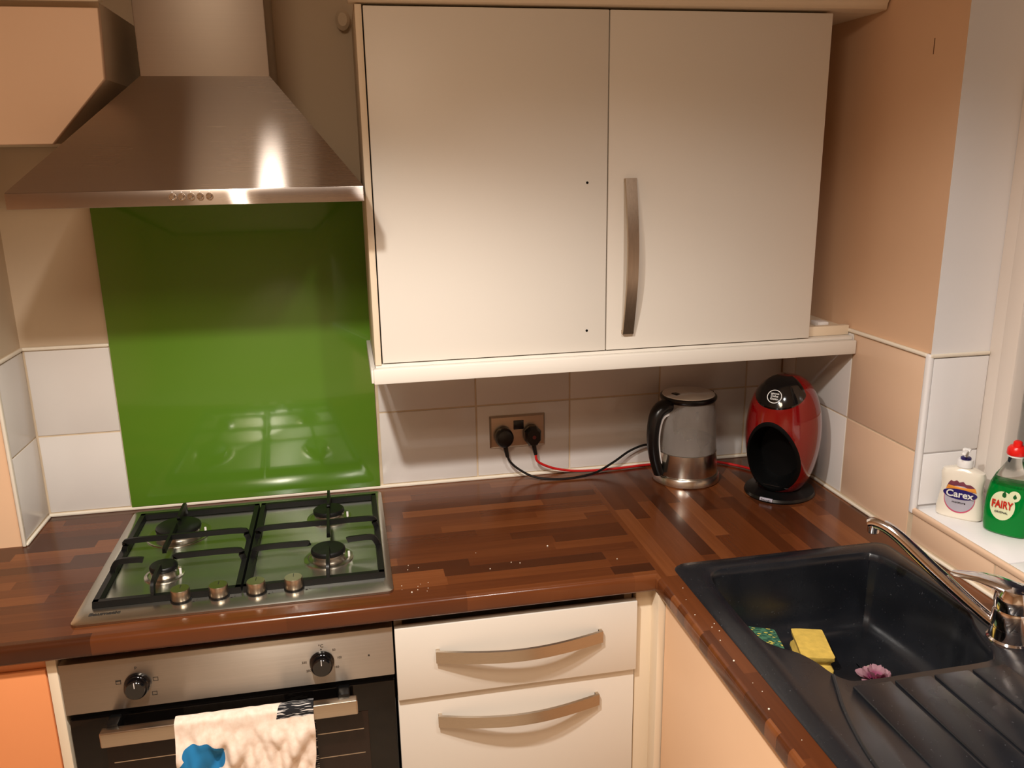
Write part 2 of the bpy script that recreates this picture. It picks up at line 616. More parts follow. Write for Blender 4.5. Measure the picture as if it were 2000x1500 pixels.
ORG['wall_back'] = ORG['wall_right'] = ORG['wall_pier'] = Vector((0, 0, 0))
G = 0.002
b = MB(); b.box(-0.188, XR, 0.0012, 0.004, 0, DADO); b.build('grout', M['grout'], wall_back)
cols = [0.606, 0.8547, 1.1034, 1.3521, 1.6008, 1.7045]
for x0, x1 in [(-0.186, -0.001)] + list(zip(cols, cols[1:])):
    tile_y(wall_back, x0 + G, x1 - G, 0.010, C1 - G)
    tile_y(wall_back, x0 + G, x1 - G, C1 + G, C2)
# right wall tiles
b = MB(); b.box(XR - 0.0012 + 0.003, XP, WY, -0.002, 0, DADO); b.box(XR + 0.0018, XP, -2.3, WY, 0, SILL - 0.01); b.build('grout', M['grout'], wall_right)
for y1, y0, mt in ((-0.003, -0.070, 'tile'), (-0.070, -0.319, 'tile'), (-0.319, -0.573, 'peach_cast_tile')):
    for z0, z1 in ((0.010, C1 - G), (C1 + G, C2)):
        tile_x(wall_right, XR, XP, y0 + G, y1 - G, z0, z1, M[mt])
for y1, y0 in ((-0.586, -0.826), (-0.826, -1.074), (-1.074, -1.322), (-1.322, -1.57)):
    tile_x(wall_right, XR, XP, y0 + G, y1 - G, 0.010, SILL - 0.014, M['peach_cast_tile'])
# recess: tiles on the side and on the sill
for z0, z1 in ((SILL + 0.006, C1 - G), (C1 + G, C2)):
    tile_x(wall_right, XR + 0.010, 1.8425, WY - 0.0045, WY, z0, z1, M['reveal_tile'])
ys = [WY - 0.008, -0.852, -1.10, -1.348, -1.596, -1.844, -2.09]
for y1, y0 in zip(ys, ys[1:]):
    tile_x(wall_right, XR + 0.006, 1.845, y0 + G, y1 - G, SILL - 0.010, SILL, M['reveal_tile'])
# pier side tiles
b = MB(); b.box(-0.192, -0.190, -0.163, 0.0, 0, DADO); b.build('grout', M['grout'], wall_pier)
for z0, z1 in ((0.010, C1 - G), (C1 + G, C2)):
    tile_x(wall_pier, -0.192, -0.188, -0.158, -0.002, z0, z1, M['tile'])

b = MB(); b.box(XP - 0.0006, XP + 0.001, -0.4925, -0.4905, 1.000, 1.030); b.build('scuff_mark', M['grout_dark'], wall_right)

# trims: dado beads, corner beads, sealant along the worktop
def bead(name, pts, r, mat):
    q = MB(); q.tube(pts, r, 0, 10); return struct(q.build(name, mat))


b = MB()
b.box(-0.188, -0.001, -0.004, 0.004, C2 + 0.002, DADO, 0.003, 3)
b.box(XR - 0.004, XP, -0.577, -0.002, C2 + 0.002, DADO, 0.003, 3)
b.box(-0.192, -0.185, -0.163, 0, C2 + 0.002, DADO, 0.003, 3)
b.box(XR, 1.843, WY - 0.007, WY, C2 + 0.002, DADO, 0.003, 3)
struct(b.build('trim_1', M['bead']))
b = MB()
b.box(XR - 0.003, XR + 0.010, WY - 0.006, WY + 0.010, 0.066, DADO, 0.005, 3)
struct(b.build('trim_2', M['reveal_tile']))
b = MB()
b.box(XR - 0.003, XR + 0.008, -2.1, WY - 0.002, SILL - 0.014, SILL + 0.001, 0.005, 3)
struct(b.build('trim_3', M['peach_cast_tile']))
b = MB()
b.box(-0.194, -0.186, -0.170, -0.158, 0, 0.86, 0.003, 3)
struct(b.build('trim_4', M['bead']))
b = MB()
b.box(-0.188, XR, -0.006, 0.002, 0, 0.008, 0.003, 2)
b.box(XR - 0.006, XR + 0.002, -2.2, -0.006, 0, 0.007, 0.003, 2)
b.box(-0.190, -0.182, -0.165, -0.006, 0, 0.007, 0.003, 2)
struct(b.build('trim_5', M['bead']))

# window
def ybox(q, y0, y1, z0, z1, x0, x1, bev=0.004):
    q.box(x0, x1, y0, y1, z0, z1, bev, 2)


win = bpy.data.objects.new('window_1', None); COL.objects.link(win); win.location = (1.88, -1.34, SILL + H); struct(win)
ORG['window_1'] = Vector((1.88, -1.34, SILL))
b = MB()
ybox(b, -0.628, WY, SILL, 1.30, 1.843, 1.915); ybox(b, -2.1, -2.055, SILL, 1.30, 1.843, 1.915)
ybox(b, -2.06, -0.62, SILL, 0.130, 1.843, 1.915); ybox(b, -2.06, -0.62, 1.25, 1.30, 1.843, 1.915)
b.build('window_frame', M['upvc'], win)
b = MB()
ybox(b, -0.668, -0.624, 0.126, 1.254, 1.832, 1.90, 0.008); ybox(b, -1.36, -1.315, 0.126, 1.254, 1.832, 1.90, 0.008)
ybox(b, -2.058, -2.015, 0.126, 1.254, 1.832, 1.90, 0.008)
ybox(b, -2.02, -0.66, 0.126, 0.170, 1.834, 1.898, 0.008); ybox(b, -2.02, -0.66, 1.21, 1.254, 1.834, 1.898, 0.008)
b.build('window_sash', M['upvc'], win)
for y0, y1 in ((-1.316, -0.667), (-2.016, -1.359)):
    b = MB(); b.box(1.862, 1.868, y0, y1, 0.168, 1.212); b.build('window_pane', M['clear'], win)

# ------------------------------------------------------------------ worktop
b = MB()
xs = [-0.93, 1.12, 1.19, 1.635, XR - 0.001]
yy = [-0.004, -0.605, -1.04, -2.25]
vt = {}
def gv(i, j):
    if (i, j) not in vt:
        vt[(i, j)] = b.bm.verts.new((xs[i], yy[j], 0))
    return vt[(i, j)]
faces = []
for i in range(4):
    for j in range(3):
        if j > 0 and i == 0 or (i == 2 and j == 1):
            continue
        faces.append(b.bm.faces.new((gv(i, j), gv(i, j + 1), gv(i + 1, j + 1), gv(i + 1, j))))
ex = bmesh.ops.extrude_face_region(b.bm, geom=faces)
for v in [g for g in ex['geom'] if isinstance(g, bmesh.types.BMVert)]:
    v.co.z = -0.039
bmesh.ops.recalc_face_normals(b.bm, faces=b.bm.faces)
edges = []
for e in b.bm.edges:
    a, c = e.verts[0].co, e.verts[1].co
    if abs(a.z - c.z) > 1e-4:
        continue
    if (abs(a.y + 0.605) < 1e-5 and abs(c.y + 0.605) < 1e-5 and max(a.x, c.x) < 1.1201) or (abs(a.x - 1.12) < 1e-5 and abs(c.x - 1.12) < 1e-5 and max(a.y, c.y) < -0.604):
        edges.append(e)
bmesh.ops.bevel(b.bm, geom=edges, offset=0.011, segments=4, affect='EDGES', profile=0.5)
for f in b.bm.faces:
    f.smooth = True
wt = b.build('worktop', M['worktop'])
tag(wt, 'L-shaped dark walnut butcher-block worktop with rounded front edge running along both walls', 'worktop')

# ------------------------------------------------------------------ wall cabinet with two doors
def bow_handle(name, parent, p0, p1, out, width, mat, thick=0.004, bulge=0.030, foot=0.006):
    """Flat bar bowed outwards between two ends. OUT: direction away from the door; WIDTH across the bar."""
    p0, p1, out = Vector(p0), Vector(p1), Vector(out)
    q = MB()
    d = (p1 - p0).normalized()
    s = d.cross(out).normalized()
    pts = []
    n = 20
    for i in range(n + 1):
        t = i / n
        pts.append(p0.lerp(p1, t) + out * (foot + bulge * math.sin(PI * t)))
    rings = []
    for i, p in enumerate(pts):
        td = (pts[min(i + 1, n)] - pts[max(i - 1, 0)]).normalized()
        nn = s.cross(td).normalized()
        if nn.dot(out) < 0:
            nn = -nn
        w2 = width / 2
        rings.append([p - s * w2 + nn * 0, p + s * w2, p + s * (w2 - 0.0015) + nn * thick, p - s * (w2 - 0.0015) + nn * thick])
    q.rings(rings)
    for e, sg in ((p0, 1), (p1, -1)):           # the feet that meet the door
        a = e + d * sg * 0.0; c = e + d * sg * 0.007
        r = [[a - s * w2 * 0.96, a + s * w2 * 0.96, c + s * w2 * 0.96, c - s * w2 * 0.96],
             [v + out * (foot + 0.003) for v in (a - s * w2 * 0.96, a + s * w2 * 0.96, c + s * w2 * 0.96, c - s * w2 * 0.96)]]
        q.rings(r)
    return q.build(name, mat, parent)


cab = thing('wall_cabinet', 'wide cream two-door wall cabinet with one handle above the kettle and coffee machine', 'cabinet', (1.09, -0.15, 0.362))
b = MB()
b.box(0.6155, 0.633, -0.298, -0.006, 0.402, 1.10); b.box(1.572, 1.590, -0.298, -0.006, 0.402, 1.10)
b.box(0.62, 1.585, -0.298, -0.006, 0.402, 0.420); b.box(0.62, 1.585, -0.298, -0.006, 1.082, 1.10)
b.box(0.62, 1.585, -0.014, -0.007, 0.41, 1.09); b.box(0.62, 1.585, -0.27, -0.014, 0.74, 0.758)
b.build('carcass', M['carcass'], cab)
b = MB(); b.box(0.597, 0.610, -0.320, -0.006, 0.400, 1.102, 0.0012); b.build('end_panel', M['carcass'], cab)
b = MB(); b.box(0.6125, 1.0985, -0.320, -0.302, 0.4035, 1.0995, 0.0015); d1 = b.build('door', M['door'], cab)
for hx, hz in ((1.055, 0.764), (1.056, 0.450)):
    b = MB(); b.cyl((hx, -0.3205, hz), (hx, -0.3185, hz), 0.0028, seg=12)
    b.build('screw_hole', M['black_matt'], d1)
b = MB(); b.box(1.1008, 1.589, -0.320, -0.302, 0.4035, 1.0995, 0.0015); d2 = b.build('door', M['door'], cab)
bow_handle('handle', d2, (1.1475, -0.320, 0.771), (1.1475, -0.320, 0.440), (0, -1, 0), 0.027, M['steel_v'], bulge=0.026)
# light rail under it, with a return along the left end, and the filler board in the corner
b = MB()
b.box(0.592, XR - 0.002, -0.335, -0.317, 0.362, 0.3942, 0.002); b.box(0.587, 0.5965, -0.330, -0.012, 0.364, 0.392, 0.001)
b.box(0.597, XR - 0.002, -0.317, -0.012, 0.394, 0.401)
b.build('pelmet', M['door'], cab)
b = MB()
b.box(1.592, XR - 0.002, -0.300, -0.282, 0.4015, 0.424, 0.0015); b.box(1.592, XR - 0.002, -0.282, -0.10, 0.4015, 0.418)
b.build('filler_board', M['carcass'], cab)
b = MB(); b.box(1.640, 1.668, -0.27, -0.235, 0.418, 0.428, 0.002); b.build('packing_piece', M['white_plastic'], cab)
b = MB()
b.prism([(-0.300, 1.104), (-0.335, 1.106), (-0.338, 1.118), (-0.350, 1.134), (-0.352, 1.150), (-0.300, 1.150)], 'x', 0.585, XR - 0.002, 0.001, 1)
b.box(0.597, XR - 0.003, -0.300, -0.006, 1.104, 1.112)
b.build('cornice', M['carcass'], cab)
b = MB(); b.lathe([(0.006, 0), (0.014, 0.002), (0.016, 0.02), (0.010, 0.028)], (0, 0, 0), 16)
for v in b.bm.verts:
    v.co = Vector((0.578 + v.co.x, 0.003 - v.co.z, 1.118 + v.co.y * 1.4))
b.build('bracket_cap', M['plaster'], cab)

# ------------------------------------------------------------------ wall cabinet left of the hood, cut to clear its slope
lc = thing('wall_cabinet', 'wall cabinet, warm light cast in door colour, lower corner cut away beside the extractor hood', 'cabinet', (-0.2, -0.15, 0.854))
b = MB()
b.prism([(-0.58, 0.854), (0.036, 0.854), (0.139, 0.967), (0.144, 1.088), (-0.58, 1.088)], 'y', -0.320, -0.302, 0.0012, 1)
b.build('door', M['tan_cast_door'], lc)
b = MB()
b.prism([(-0.58, 0.856), (0.033, 0.856), (0.137, 0.969), (0.142, 1.100), (-0.58, 1.100)], 'y', -0.301, -0.004)
b.build('carcass', M['carcass'], lc)
b = MB(); b.prism([(-0.300, 1.1005), (-0.336, 1.096), (-0.340, 1.112), (-0.352, 1.13), (-0.352, 1.15), (-0.300, 1.15)], 'x', -0.58, 0.150, 0.001, 1)
b.build('cornice', M['carcass'], lc)

# ------------------------------------------------------------------ extractor hood
hood = thing('extractor_hood', 'brushed steel chimney extractor hood hanging over the gas hob', 'extractor hood', (0.293, -0.24, 0.745))
HL, HR_, HY, Z0, Z1, Z2 = -0.004, 0.590, -0.481, 0.745, 0.772, 0.978
CL, CR, CY = 0.190, 0.428, -0.262
b = MB()
b.rings([[(HL, -0.010, Z1), (HR_, -0.010, Z1), (HR_, HY, Z1), (HL, HY, Z1)], [(CL, -0.010, Z2), (CR, -0.010, Z2), (CR, CY, Z2), (CL, CY, Z2)]])
b.build('canopy', M['steel_hood'], hood, 20)
b = MB()
b.box(HL, HR_, HY, HY + 0.012, Z0, Z1, 0.0012); b.box(HL, HL + 0.012, HY + 0.010, -0.010, Z0, Z1); b.box(HR_ - 0.012, HR_, HY + 0.010, -0.010, Z0, Z1)
b.box(HL + 0.012, HR_ - 0.012, -0.022, -0.010, Z0, Z1)
rim = b.build('front_rim', M['steel_hood'], hood)
b = MB(); b.box(HL + 0.012, HR_ - 0.012, HY + 0.012, -0.022, Z0 + 0.008, Z0 + 0.014); b.build('filter', M['steel'], hood)
b = MB(); b.box(CL, CR, CY, -0.008, Z2 - 0.002, 1.495, 0.002); b.build('chimney', M['steel_chimney'], hood)
for k in range(5):
    x = 0.2625 + k * 0.0153
    b = MB()
    b.cyl((x, HY - 0.007, 0.7600), (x, HY + 0.002, 0.7600), 0.0044, 0.0050, 16, 0.001)
    b.cyl((x, HY - 0.0015, 0.7600), (x, HY + 0.002, 0.7600), 0.0064, None, 16)
    b.build('button', M['chrome'], hood)
    b = MB(); b.box(x - 0.0006, x + 0.0006, HY - 0.0008, HY + 0.001, 0.7672, 0.7692); b.build('button_mark', M['print_white'], hood)

# ------------------------------------------------------------------ green splashback
b = MB(); b.box(0.0, 0.600, -0.0065, -0.0005, 0.0085, 0.764, 0.001)
sp = tag(b.build('splashback', M['green']), 'glossy lime green glass splashback on the wall behind the gas hob', 'splashback')

# ------------------------------------------------------------------ gas hob
hob = thing('gas_hob', 'four-burner stainless steel gas hob set in the worktop under the hood', 'hob', (0.306, -0.294, 0.0))
b = MB()
hx0, hx1, hy0, hy1 = 0.012, 0.600, -0.560, -0.034
def rrect(x0, x1, y0, y1, r, z, n=4):
    pts = []
    for cx, cy, a0 in ((x1 - r, y1 - r, 0), (x0 + r, y1 - r, 90), (x0 + r, y0 + r, 180), (x1 - r, y0 + r, 270)):
        for i in range(n + 1):
            a = R(a0 + 90 * i / n)
            pts.append((cx + r * math.cos(a), cy + r * math.sin(a), z))
    return pts
b.rings([rrect(hx0, hx1, hy0, hy1, 0.012, 0.0005), rrect(hx0, hx1, hy0, hy1, 0.012, 0.005), rrect(hx0 + 0.004, hx1 - 0.004, hy0 + 0.004, hy1 - 0.004, 0.010, 0.0075),
         rrect(0.030, 0.596 - 0.014, -0.485, -0.062, 0.012, 0.0075), rrect(0.036, 0.576, -0.479, -0.068, 0.010, 0.0055)])
b.build('plate', M['steel_hob'], hob)
HZ = 0.0055
for bx, by, rr in ((0.141, -0.190, 0.049), (0.473, -0.176, 0.036), (0.474, -0.388, 0.036), (0.146, -0.390, 0.0275)):
    b = MB(); b.lathe([(rr * 1.45, HZ - 0.003), (rr * 1.42, HZ + 0.0018), (rr * 1.2, HZ + 0.0035), (rr * 1.12, HZ + 0.0015), (rr * 0.9, HZ + 0.0015)], (bx, by, 0), 40)
    brn = b.build('burner', M['alu'], hob)
    b = MB(); b.lathe([(rr * 0.92, HZ), (rr * 0.95, HZ + 0.010), (rr * 0.99, HZ + 0.012), (rr * 0.97, HZ + 0.015)], (bx, by, 0), 40)
    b.build('flame_ring', M['alu'], brn)
    b = MB(); b.lathe([(rr * 0.95, HZ + 0.0152), (rr * 1.0, HZ + 0.018), (rr * 0.98, HZ + 0.022), (rr * 0.90, HZ + 0.0245), (rr * 0.3, HZ + 0.0255)], (bx, by, 0), 40)
    b.build('burner_cap', M['enamel'], brn)
    b = MB(); b.cyl((bx + rr * 1.18, by - 0.006, HZ), (bx + rr * 1.18, by - 0.006, HZ + 0.014), 0.0025, seg=8); b.build('spark_plug', M['print_white'], brn)


def grate_bar(q, p, c, w=0.0045, h=0.005):
    q.sweep([p, c], [(-w, -h), (w, -h), (w * 0.75, h), (-w * 0.75, h)])


def grate(x0, x1, y0, y1, fingers):
    q = MB()
    zf = 0.014
    for a, c in (((x0, y0), (x1, y0)), ((x1, y0), (x1, y1)), ((x1, y1), (x0, y1)), ((x0, y1), (x0, y0))):
        dx, dy = c[0] - a[0], c[1] - a[1]
        L = math.hypot(dx, dy)
        ux, uy = dx / L * 0.005, dy / L * 0.005
        grate_bar(q, (a[0] - ux, a[1] - uy, zf), (c[0] + ux, c[1] + uy, zf), 0.0068, 0.006)
    for fx, fy in ((x0, y0), (x1, y0), (x1, y1), (x0, y1)):
        q.cyl((fx, fy, HZ), (fx, fy, zf), 0.004, seg=8)
    for pts in fingers:
        q.sweep(pts, [(-0.0042, -0.006), (0.0042, -0.006), (0.003, 0.005), (-0.003, 0.005)], 4)
    o = q.build('grate', M['enamel'], hob)
    return o


ZG = 0.040
def rise(x0, y0, x1, y1):          # finger that climbs from the frame and runs inwards
    dx, dy = x1 - x0, y1 - y0
    L = math.hypot(dx, dy); ux, uy = dx / L, dy / L
    return [(x0, y0, 0.016), (x0 + ux * 0.005, y0 + uy * 0.005, ZG - 0.010), (x0 + ux * 0.016, y0 + uy * 0.016, ZG), (x1 - ux * 0.01, y1 - uy * 0.01, ZG), (x1, y1, ZG - 0.002)]


def bridge(x0, x1, y):
    return [(x0, y, 0.016), (x0 + 0.005, y, ZG - 0.010), (x0 + 0.016, y, ZG), ((x0 + x1) / 2, y, ZG), (x1 - 0.016, y, ZG), (x1 - 0.005, y, ZG - 0.010), (x1, y, 0.016)]


gl = grate(0.044, 0.303, -0.500, -0.088, [bridge(0.044, 0.303, -0.278), rise(0.044, -0.377, 0.106, -0.377), rise(0.303, -0.377, 0.168, -0.377),
      rise(0.141, -0.088, 0.141, -0.180), [(0.141, -0.215, ZG), (0.141, -0.28, ZG), (0.140, -0.33, ZG), (0.140, -0.345, ZG - 0.002)], rise(0.146, -0.500, 0.146, -0.420)])
gr = grate(0.318, 0.580, -0.500, -0.088, [bridge(0.318, 0.580, -0.278), rise(0.318, -0.377, 0.434, -0.377), rise(0.580, -0.377, 0.514, -0.377),
      rise(0.473, -0.088, 0.473, -0.185), [(0.473, -0.210, ZG), (0.474, -0.278, ZG), (0.475, -0.33, ZG), (0.475, -0.345, ZG - 0.002)], rise(0.475, -0.500, 0.475, -0.412)])
for k, kx in enumerate((0.198, 0.268, 0.338, 0.409)):
    ky = -0.5085 - 0.0005 * k
    b = MB(); b.lathe([(0.0195, 0.0072), (0.0195, 0.010), (0.0165, 0.0108)], (kx, ky, 0), 32); c = b.build('knob_collar', M['black'], hob)
    b = MB(); b.lathe([(0.0172, 0.0105), (0.0178, 0.0120), (0.0178, 0.030), (0.0168, 0.0318)], (kx, ky, 0), 32)
    kn = b.build('knob', M['steel'], hob)
    b = MB(); b.box(kx - 0.0006, kx + 0.0006, ky, ky + 0.014, 0.0316, 0.0321); b.build('pointer', M['print_dark'], kn)
    for mx_, my_, mr in ((-0.027, 0.004, 0.0012), (0.024, -0.012, 0.0022), (0.030, -0.008, 0.0012)):
        b = MB(); b.cyl((kx + mx_, ky + my_, 0.0073), (kx + mx_, ky + my_, 0.0078), mr, seg=8)
        b.build('dial_mark', M['print_dark'], hob)
text('brand_lettering', 'Baumatic', 0.0135, M['print_dark'], hob, Matrix.Translation((0.066, -0.531, 0.0078)), squash=1.12, bold=0.0005)

# ------------------------------------------------------------------ oven
ov = thing('oven', 'built-in black glass oven with steel control panel below the gas hob', 'oven', (0.291, -0.30, -0.80))
b = MB(); b.box(-0.008, 0.592, -0.560, -0.05, -0.80, -0.070); b.build('housing', M['black_matt'], ov)
b = MB(); b.box(-0.010, 0.592, -0.582, -0.560, -0.165, -0.060, 0.0015); panel = b.build('control_panel', M['steel_oven'], ov)
b = MB(); b.box(-0.006, 0.590, -0.575, -0.560, -0.176, -0.166); b.build('vent_gap', M['black_matt'], ov)
b = MB(); b.box(-0.006, 0.590, -0.584, -0.560, -0.74, -0.176, 0.002); door = b.build('door', M['oven_glass'], ov)
b = MB(); b.box(0.050, 0.535, -0.5852, -0.583, -0.62, -0.236, 0.0008); b.build('window_pane', M['oven_pane'], door)
for z in (-0.275, -0.330, -0.400):
    b = MB(); b.box(0.06, 0.525, -0.5858, -0.5848, z - 0.001, z + 0.001)
    b.build('rack_line', M['steel'], door)
b = MB(); b.box(0.056, 0.517, -0.632, -0.612, -0.209, -0.178, 0.003, 3); hd = b.build('handle', M['steel'], ov)
for hx in (0.075, 0.492):
    b = MB(); b.box(hx - 0.011, hx + 0.011, -0.616, -0.583, -0.200, -0.172, 0.003)
    b.build('handle_bracket', M['black'], hd)
for kx, kz, tilt in ((0.120, -0.1155, 0.3), (0.4545, -0.1165, 0.0)):
    b = MB()
    b.cyl((kx, -0.594, kz), (kx, -0.582, kz), 0.0225, 0.0235, 32, 0.002)
    b.cyl((kx, -0.607, kz), (kx, -0.594, kz), 0.0195, 0.0215, 32, 0.003)
    kn = b.build('knob', M['black_gloss'], ov)
    b = MB(); b.box(kx - 0.0007, kx + 0.0007, -0.6076, -0.6066, kz + 0.006, kz + 0.017); b.build('pointer', M['print_white'], kn)
b = MB()
def outline(q, x, z, w, h, t=0.0008):
    q.box(x - w, x + w, -0.5826, -0.5819, z + h - t, z + h); q.box(x - w, x + w, -0.5826, -0.5819, z - h, z - h + t)
    q.box(x - w, x - w + t, -0.5826, -0.5819, z - h, z + h); q.box(x + w - t, x + w, -0.5826, -0.5819, z - h, z + h)
outline(b, 0.087, -0.108, 0.0045, 0.0042); b.box(0.083, 0.091, -0.5826, -0.5819, -0.1065, -0.1045); b.build('panel_symbol', M['print_dark'], panel)
b = MB(); outline(b, 0.152, -0.110, 0.0045, 0.0038); b.build('panel_symbol', M['print_dark'], panel)
b = MB(); outline(b, 0.147, -0.1395, 0.0045, 0.0038); b.build('panel_symbol', M['print_dark'], panel)
b = MB(); b.cyl((0.544, -0.5826, -0.1155), (0.544, -0.5819, -0.1155), 0.0018, seg=10); b.build('indicator_lamp', M['print_dark'], panel)
b = MB(); b.cyl((0.4545, -0.5826, -0.090), (0.4545, -0.5819, -0.090), 0.0013, seg=10); b.build('panel_symbol', M['print_dark'], panel)
text('panel_lettering', 'P', 0.009, M['print_dark'], panel, at(0.120, -0.5822, -0.083))
text('panel_lettering', '°C', 0.009, M['print_dark'], panel, at(0.4545, -0.5822, -0.083))
for s, dx, dz in (('50', 0.024, 0.022), ('100', 0.033, 0.004), ('150', 0.027, -0.016), ('200', -0.026, -0.017), ('250', -0.033, 0.002)):
    text('panel_lettering', s, 0.0062, M['print_dark'], panel, at(0.4545 + dx, -0.5822, -0.1165 + dz))

# ------------------------------------------------------------------ drawers
dr = thing('drawer_unit', 'cream base unit with two bow-handled drawer fronts between the oven and the sink corner', 'cabinet', (0.843, -0.30, -0.80))
b = MB()
b.box(0.596, 0.612, -0.556, -0.05, -0.80, -0.044); b.box(1.072, 1.088, -0.556, -0.05, -0.80, -0.044); b.box(0.612, 1.072, -0.556, -0.05, -0.80, -0.782)
b.box(0.612, 1.072, -0.062, -0.05, -0.782, -0.044)
b.build('carcass', M['carcass'], dr)
b = MB(); b.box(0.5955, 1.0895, -0.590, -0.572, -0.2205, -0.0625, 0.0015); dw1 = b.build('drawer', M['door'], dr)
bow_handle('handle', dw1, (0.674, -0.590, -0.1285), (1.013, -0.590, -0.1285), (0, -1, 0), 0.028, M['steel'], bulge=0.030)
b = MB(); b.box(0.5955, 1.0885, -0.580, -0.562, -0.560, -0.224, 0.0015); dw2 = b.build('drawer', M['door'], dr)
bow_handle('handle', dw2, (0.674, -0.580, -0.2820), (1.010, -0.580, -0.2820), (0, -1, 0), 0.028, M['steel'], bulge=0.030)
b = MB(); b.box(0.5955, 1.0885, -0.580, -0.562, -0.78, -0.563, 0.0015); b.build('drawer', M['door'], dr)

# corner post and sink cabinet
cp = thing('corner_post', 'narrow cream filler post in the inside corner between the drawers and the sink cabinet', 'cabinet filler', (1.115, -0.57, -0.80))
b = MB(); b.box(1.0915, 1.128, -0.574, -0.556, -0.80, -0.042, 0.001); b.build('face_board', M['carcass'], cp)
b = MB(); b.box(1.126, 1.142, -0.612, -0.558, -0.80, -0.042, 0.001); b.build('return_board', M['carcass'], cp)
sc_ = thing('base_cabinet', 'base cabinet with peach light cast in its front colour, under the black sink', 'cabinet', (1.40, -1.10, -0.80))
b = MB(); b.box(1.140, 1.158, -1.212, -0.615, -0.78, -0.044, 0.0015); b.build('door', M['peach_cast_door'], sc_)
b = MB(); b.box(1.140, 1.158, -1.812, -1.216, -0.78, -0.044, 0.0015); b.build('door', M['peach_cast_door'], sc_)
b = MB(); b.box(1.160, 1.69, -0.632, -0.616, -0.80, -0.20); b.box(1.160, 1.69, -1.83, -1.815, -0.80, -0.044); b.box(1.160, 1.69, -1.815, -0.632, -0.80, -0.782)
b.build('carcass', M['carcass'], sc_)
lb = thing('base_cabinet', 'base cabinet beside the oven at the worktop end, orange light cast in its front', 'cabinet', (-0.32, -0.30, -0.80))
b = MB(); b.box(-0.030, -0.013, -0.580, -0.05, -0.80, -0.044, 0.001); b.box(-0.60, -0.030, -0.555, -0.05, -0.80, -0.782); b.box(-0.60, -0.585, -0.558, -0.05, -0.80, -0.044)
b.build('carcass', M['carcass'], lb)
b = MB(); b.box(-0.60, -0.033, -0.580, -0.560, -0.78, -0.066, 0.0015); b.build('door', M['orange_cast_door'], lb)
b = MB(); b.box(-0.60, -0.033, -0.572, -0.560, -0.0655, -0.044); b.build('top_rail', M['orange_cast_door'], lb)

# ------------------------------------------------------------------ sink
sk = thing('sink', 'black composite single-bowl sink with ribbed drainer set in the worktop by the window', 'sink', (1.41, -1.05, 0.0))
bowl = [(1.255, -0.618), (1.40, -0.618), (1.565, -0.618), (1.592, -0.628), (1.606, -0.655), (1.616, -0.72), (1.622, -0.80), (1.622, -0.862), (1.612, -0.893), (1.598, -0.920), (1.586, -0.950), (1.576, -0.985),
        (1.562, -1.008), (1.538, -1.020), (1.43, -1.022), (1.312, -1.023), (1.284, -1.014), (1.271, -0.990), (1.264, -0.960), (1.250, -0.930), (1.228, -0.908), (1.212, -0.885), (1.206, -0.850), (1.207, -0.76),
        (1.213, -0.67), (1.226, -0.632)]
bv = [Vector((x, y, 0)) for x, y in bowl]
bl = spline(bv + [bv[0]], 3)[:-1]
def inset(loop, d, z):
    n = len(loop); out = []
    for i in range(n):
        t = (loop[(i + 1) % n] - loop[i - 1]).normalized()
        nrm = Vector((t.y, -t.x, 0))
        out.append(Vector((loop[i].x + nrm.x * d, loop[i].y + nrm.y * d, z)))
    return out
b = MB()
bm = b.bm
RZ = 0.0075
loops = [inset(bl, 0.0, RZ), inset(bl, 0.004, RZ - 0.003), inset(bl, 0.007, -0.010), inset(bl, 0.014, -0.085), inset(bl, 0.018, -0.125)]
bc = sum(bl, Vector()) / len(bl)
for k_, z_ in ((0.93, -0.143), (0.86, -0.1515), (0.74, -0.1535), (0.4, -0.1540)):
    loops.append([Vector((bc.x + (p.x - bc.x) * k_, bc.y + (p.y - bc.y) * k_, z_)) for p in loops[4]])
vl = b.rings([[tuple(p) for p in l] for l in loops], False, True)
outer = [(v.x, v.y) for v in map(Vector, rrect(1.165, 1.652, -1.56, -0.573, 0.028, 0, 5))]
def oring(off, z):
    return [bm.verts.new(p) for p in rrect(1.165 + off, 1.652 - off, -1.56 + off, -0.573 - off, 0.028 - off * 0.5, z, 5)]
o0, o1, o2, o3 = oring(0, 0.0006), oring(0.004, 0.0045), oring(0.016, 0.0062), oring(0.022, RZ)
for A, B in ((o0, o1), (o1, o2), (o2, o3)):
    n = len(A)
    for i in range(n):
        bm.faces.new((A[i], A[(i + 1) % n], B[(i + 1) % n], B[i]))
def loop_edges(vs):
    es = []
    for i in range(len(vs)):
        e = bm.edges.get((vs[i], vs[(i + 1) % len(vs)])) or bm.edges.new((vs[i], vs[(i + 1) % len(vs)]))
        es.append(e)
    return es
bmesh.ops.triangle_fill(bm, use_beauty=True, use_dissolve=False, edges=loop_edges(o3) + loop_edges(vl[0]), normal=(0, 0, 1))
bmesh.ops.recalc_face_normals(bm, faces=bm.faces)
if sum(f.normal.z for f in bm.faces if abs(f.calc_center_median().z - RZ) < 1e-4) < 0:
    bmesh.ops.reverse_faces(bm, faces=bm.faces)
for f in bm.faces:
    f.smooth = True
b.build('basin', M['sink'], sk, 50)
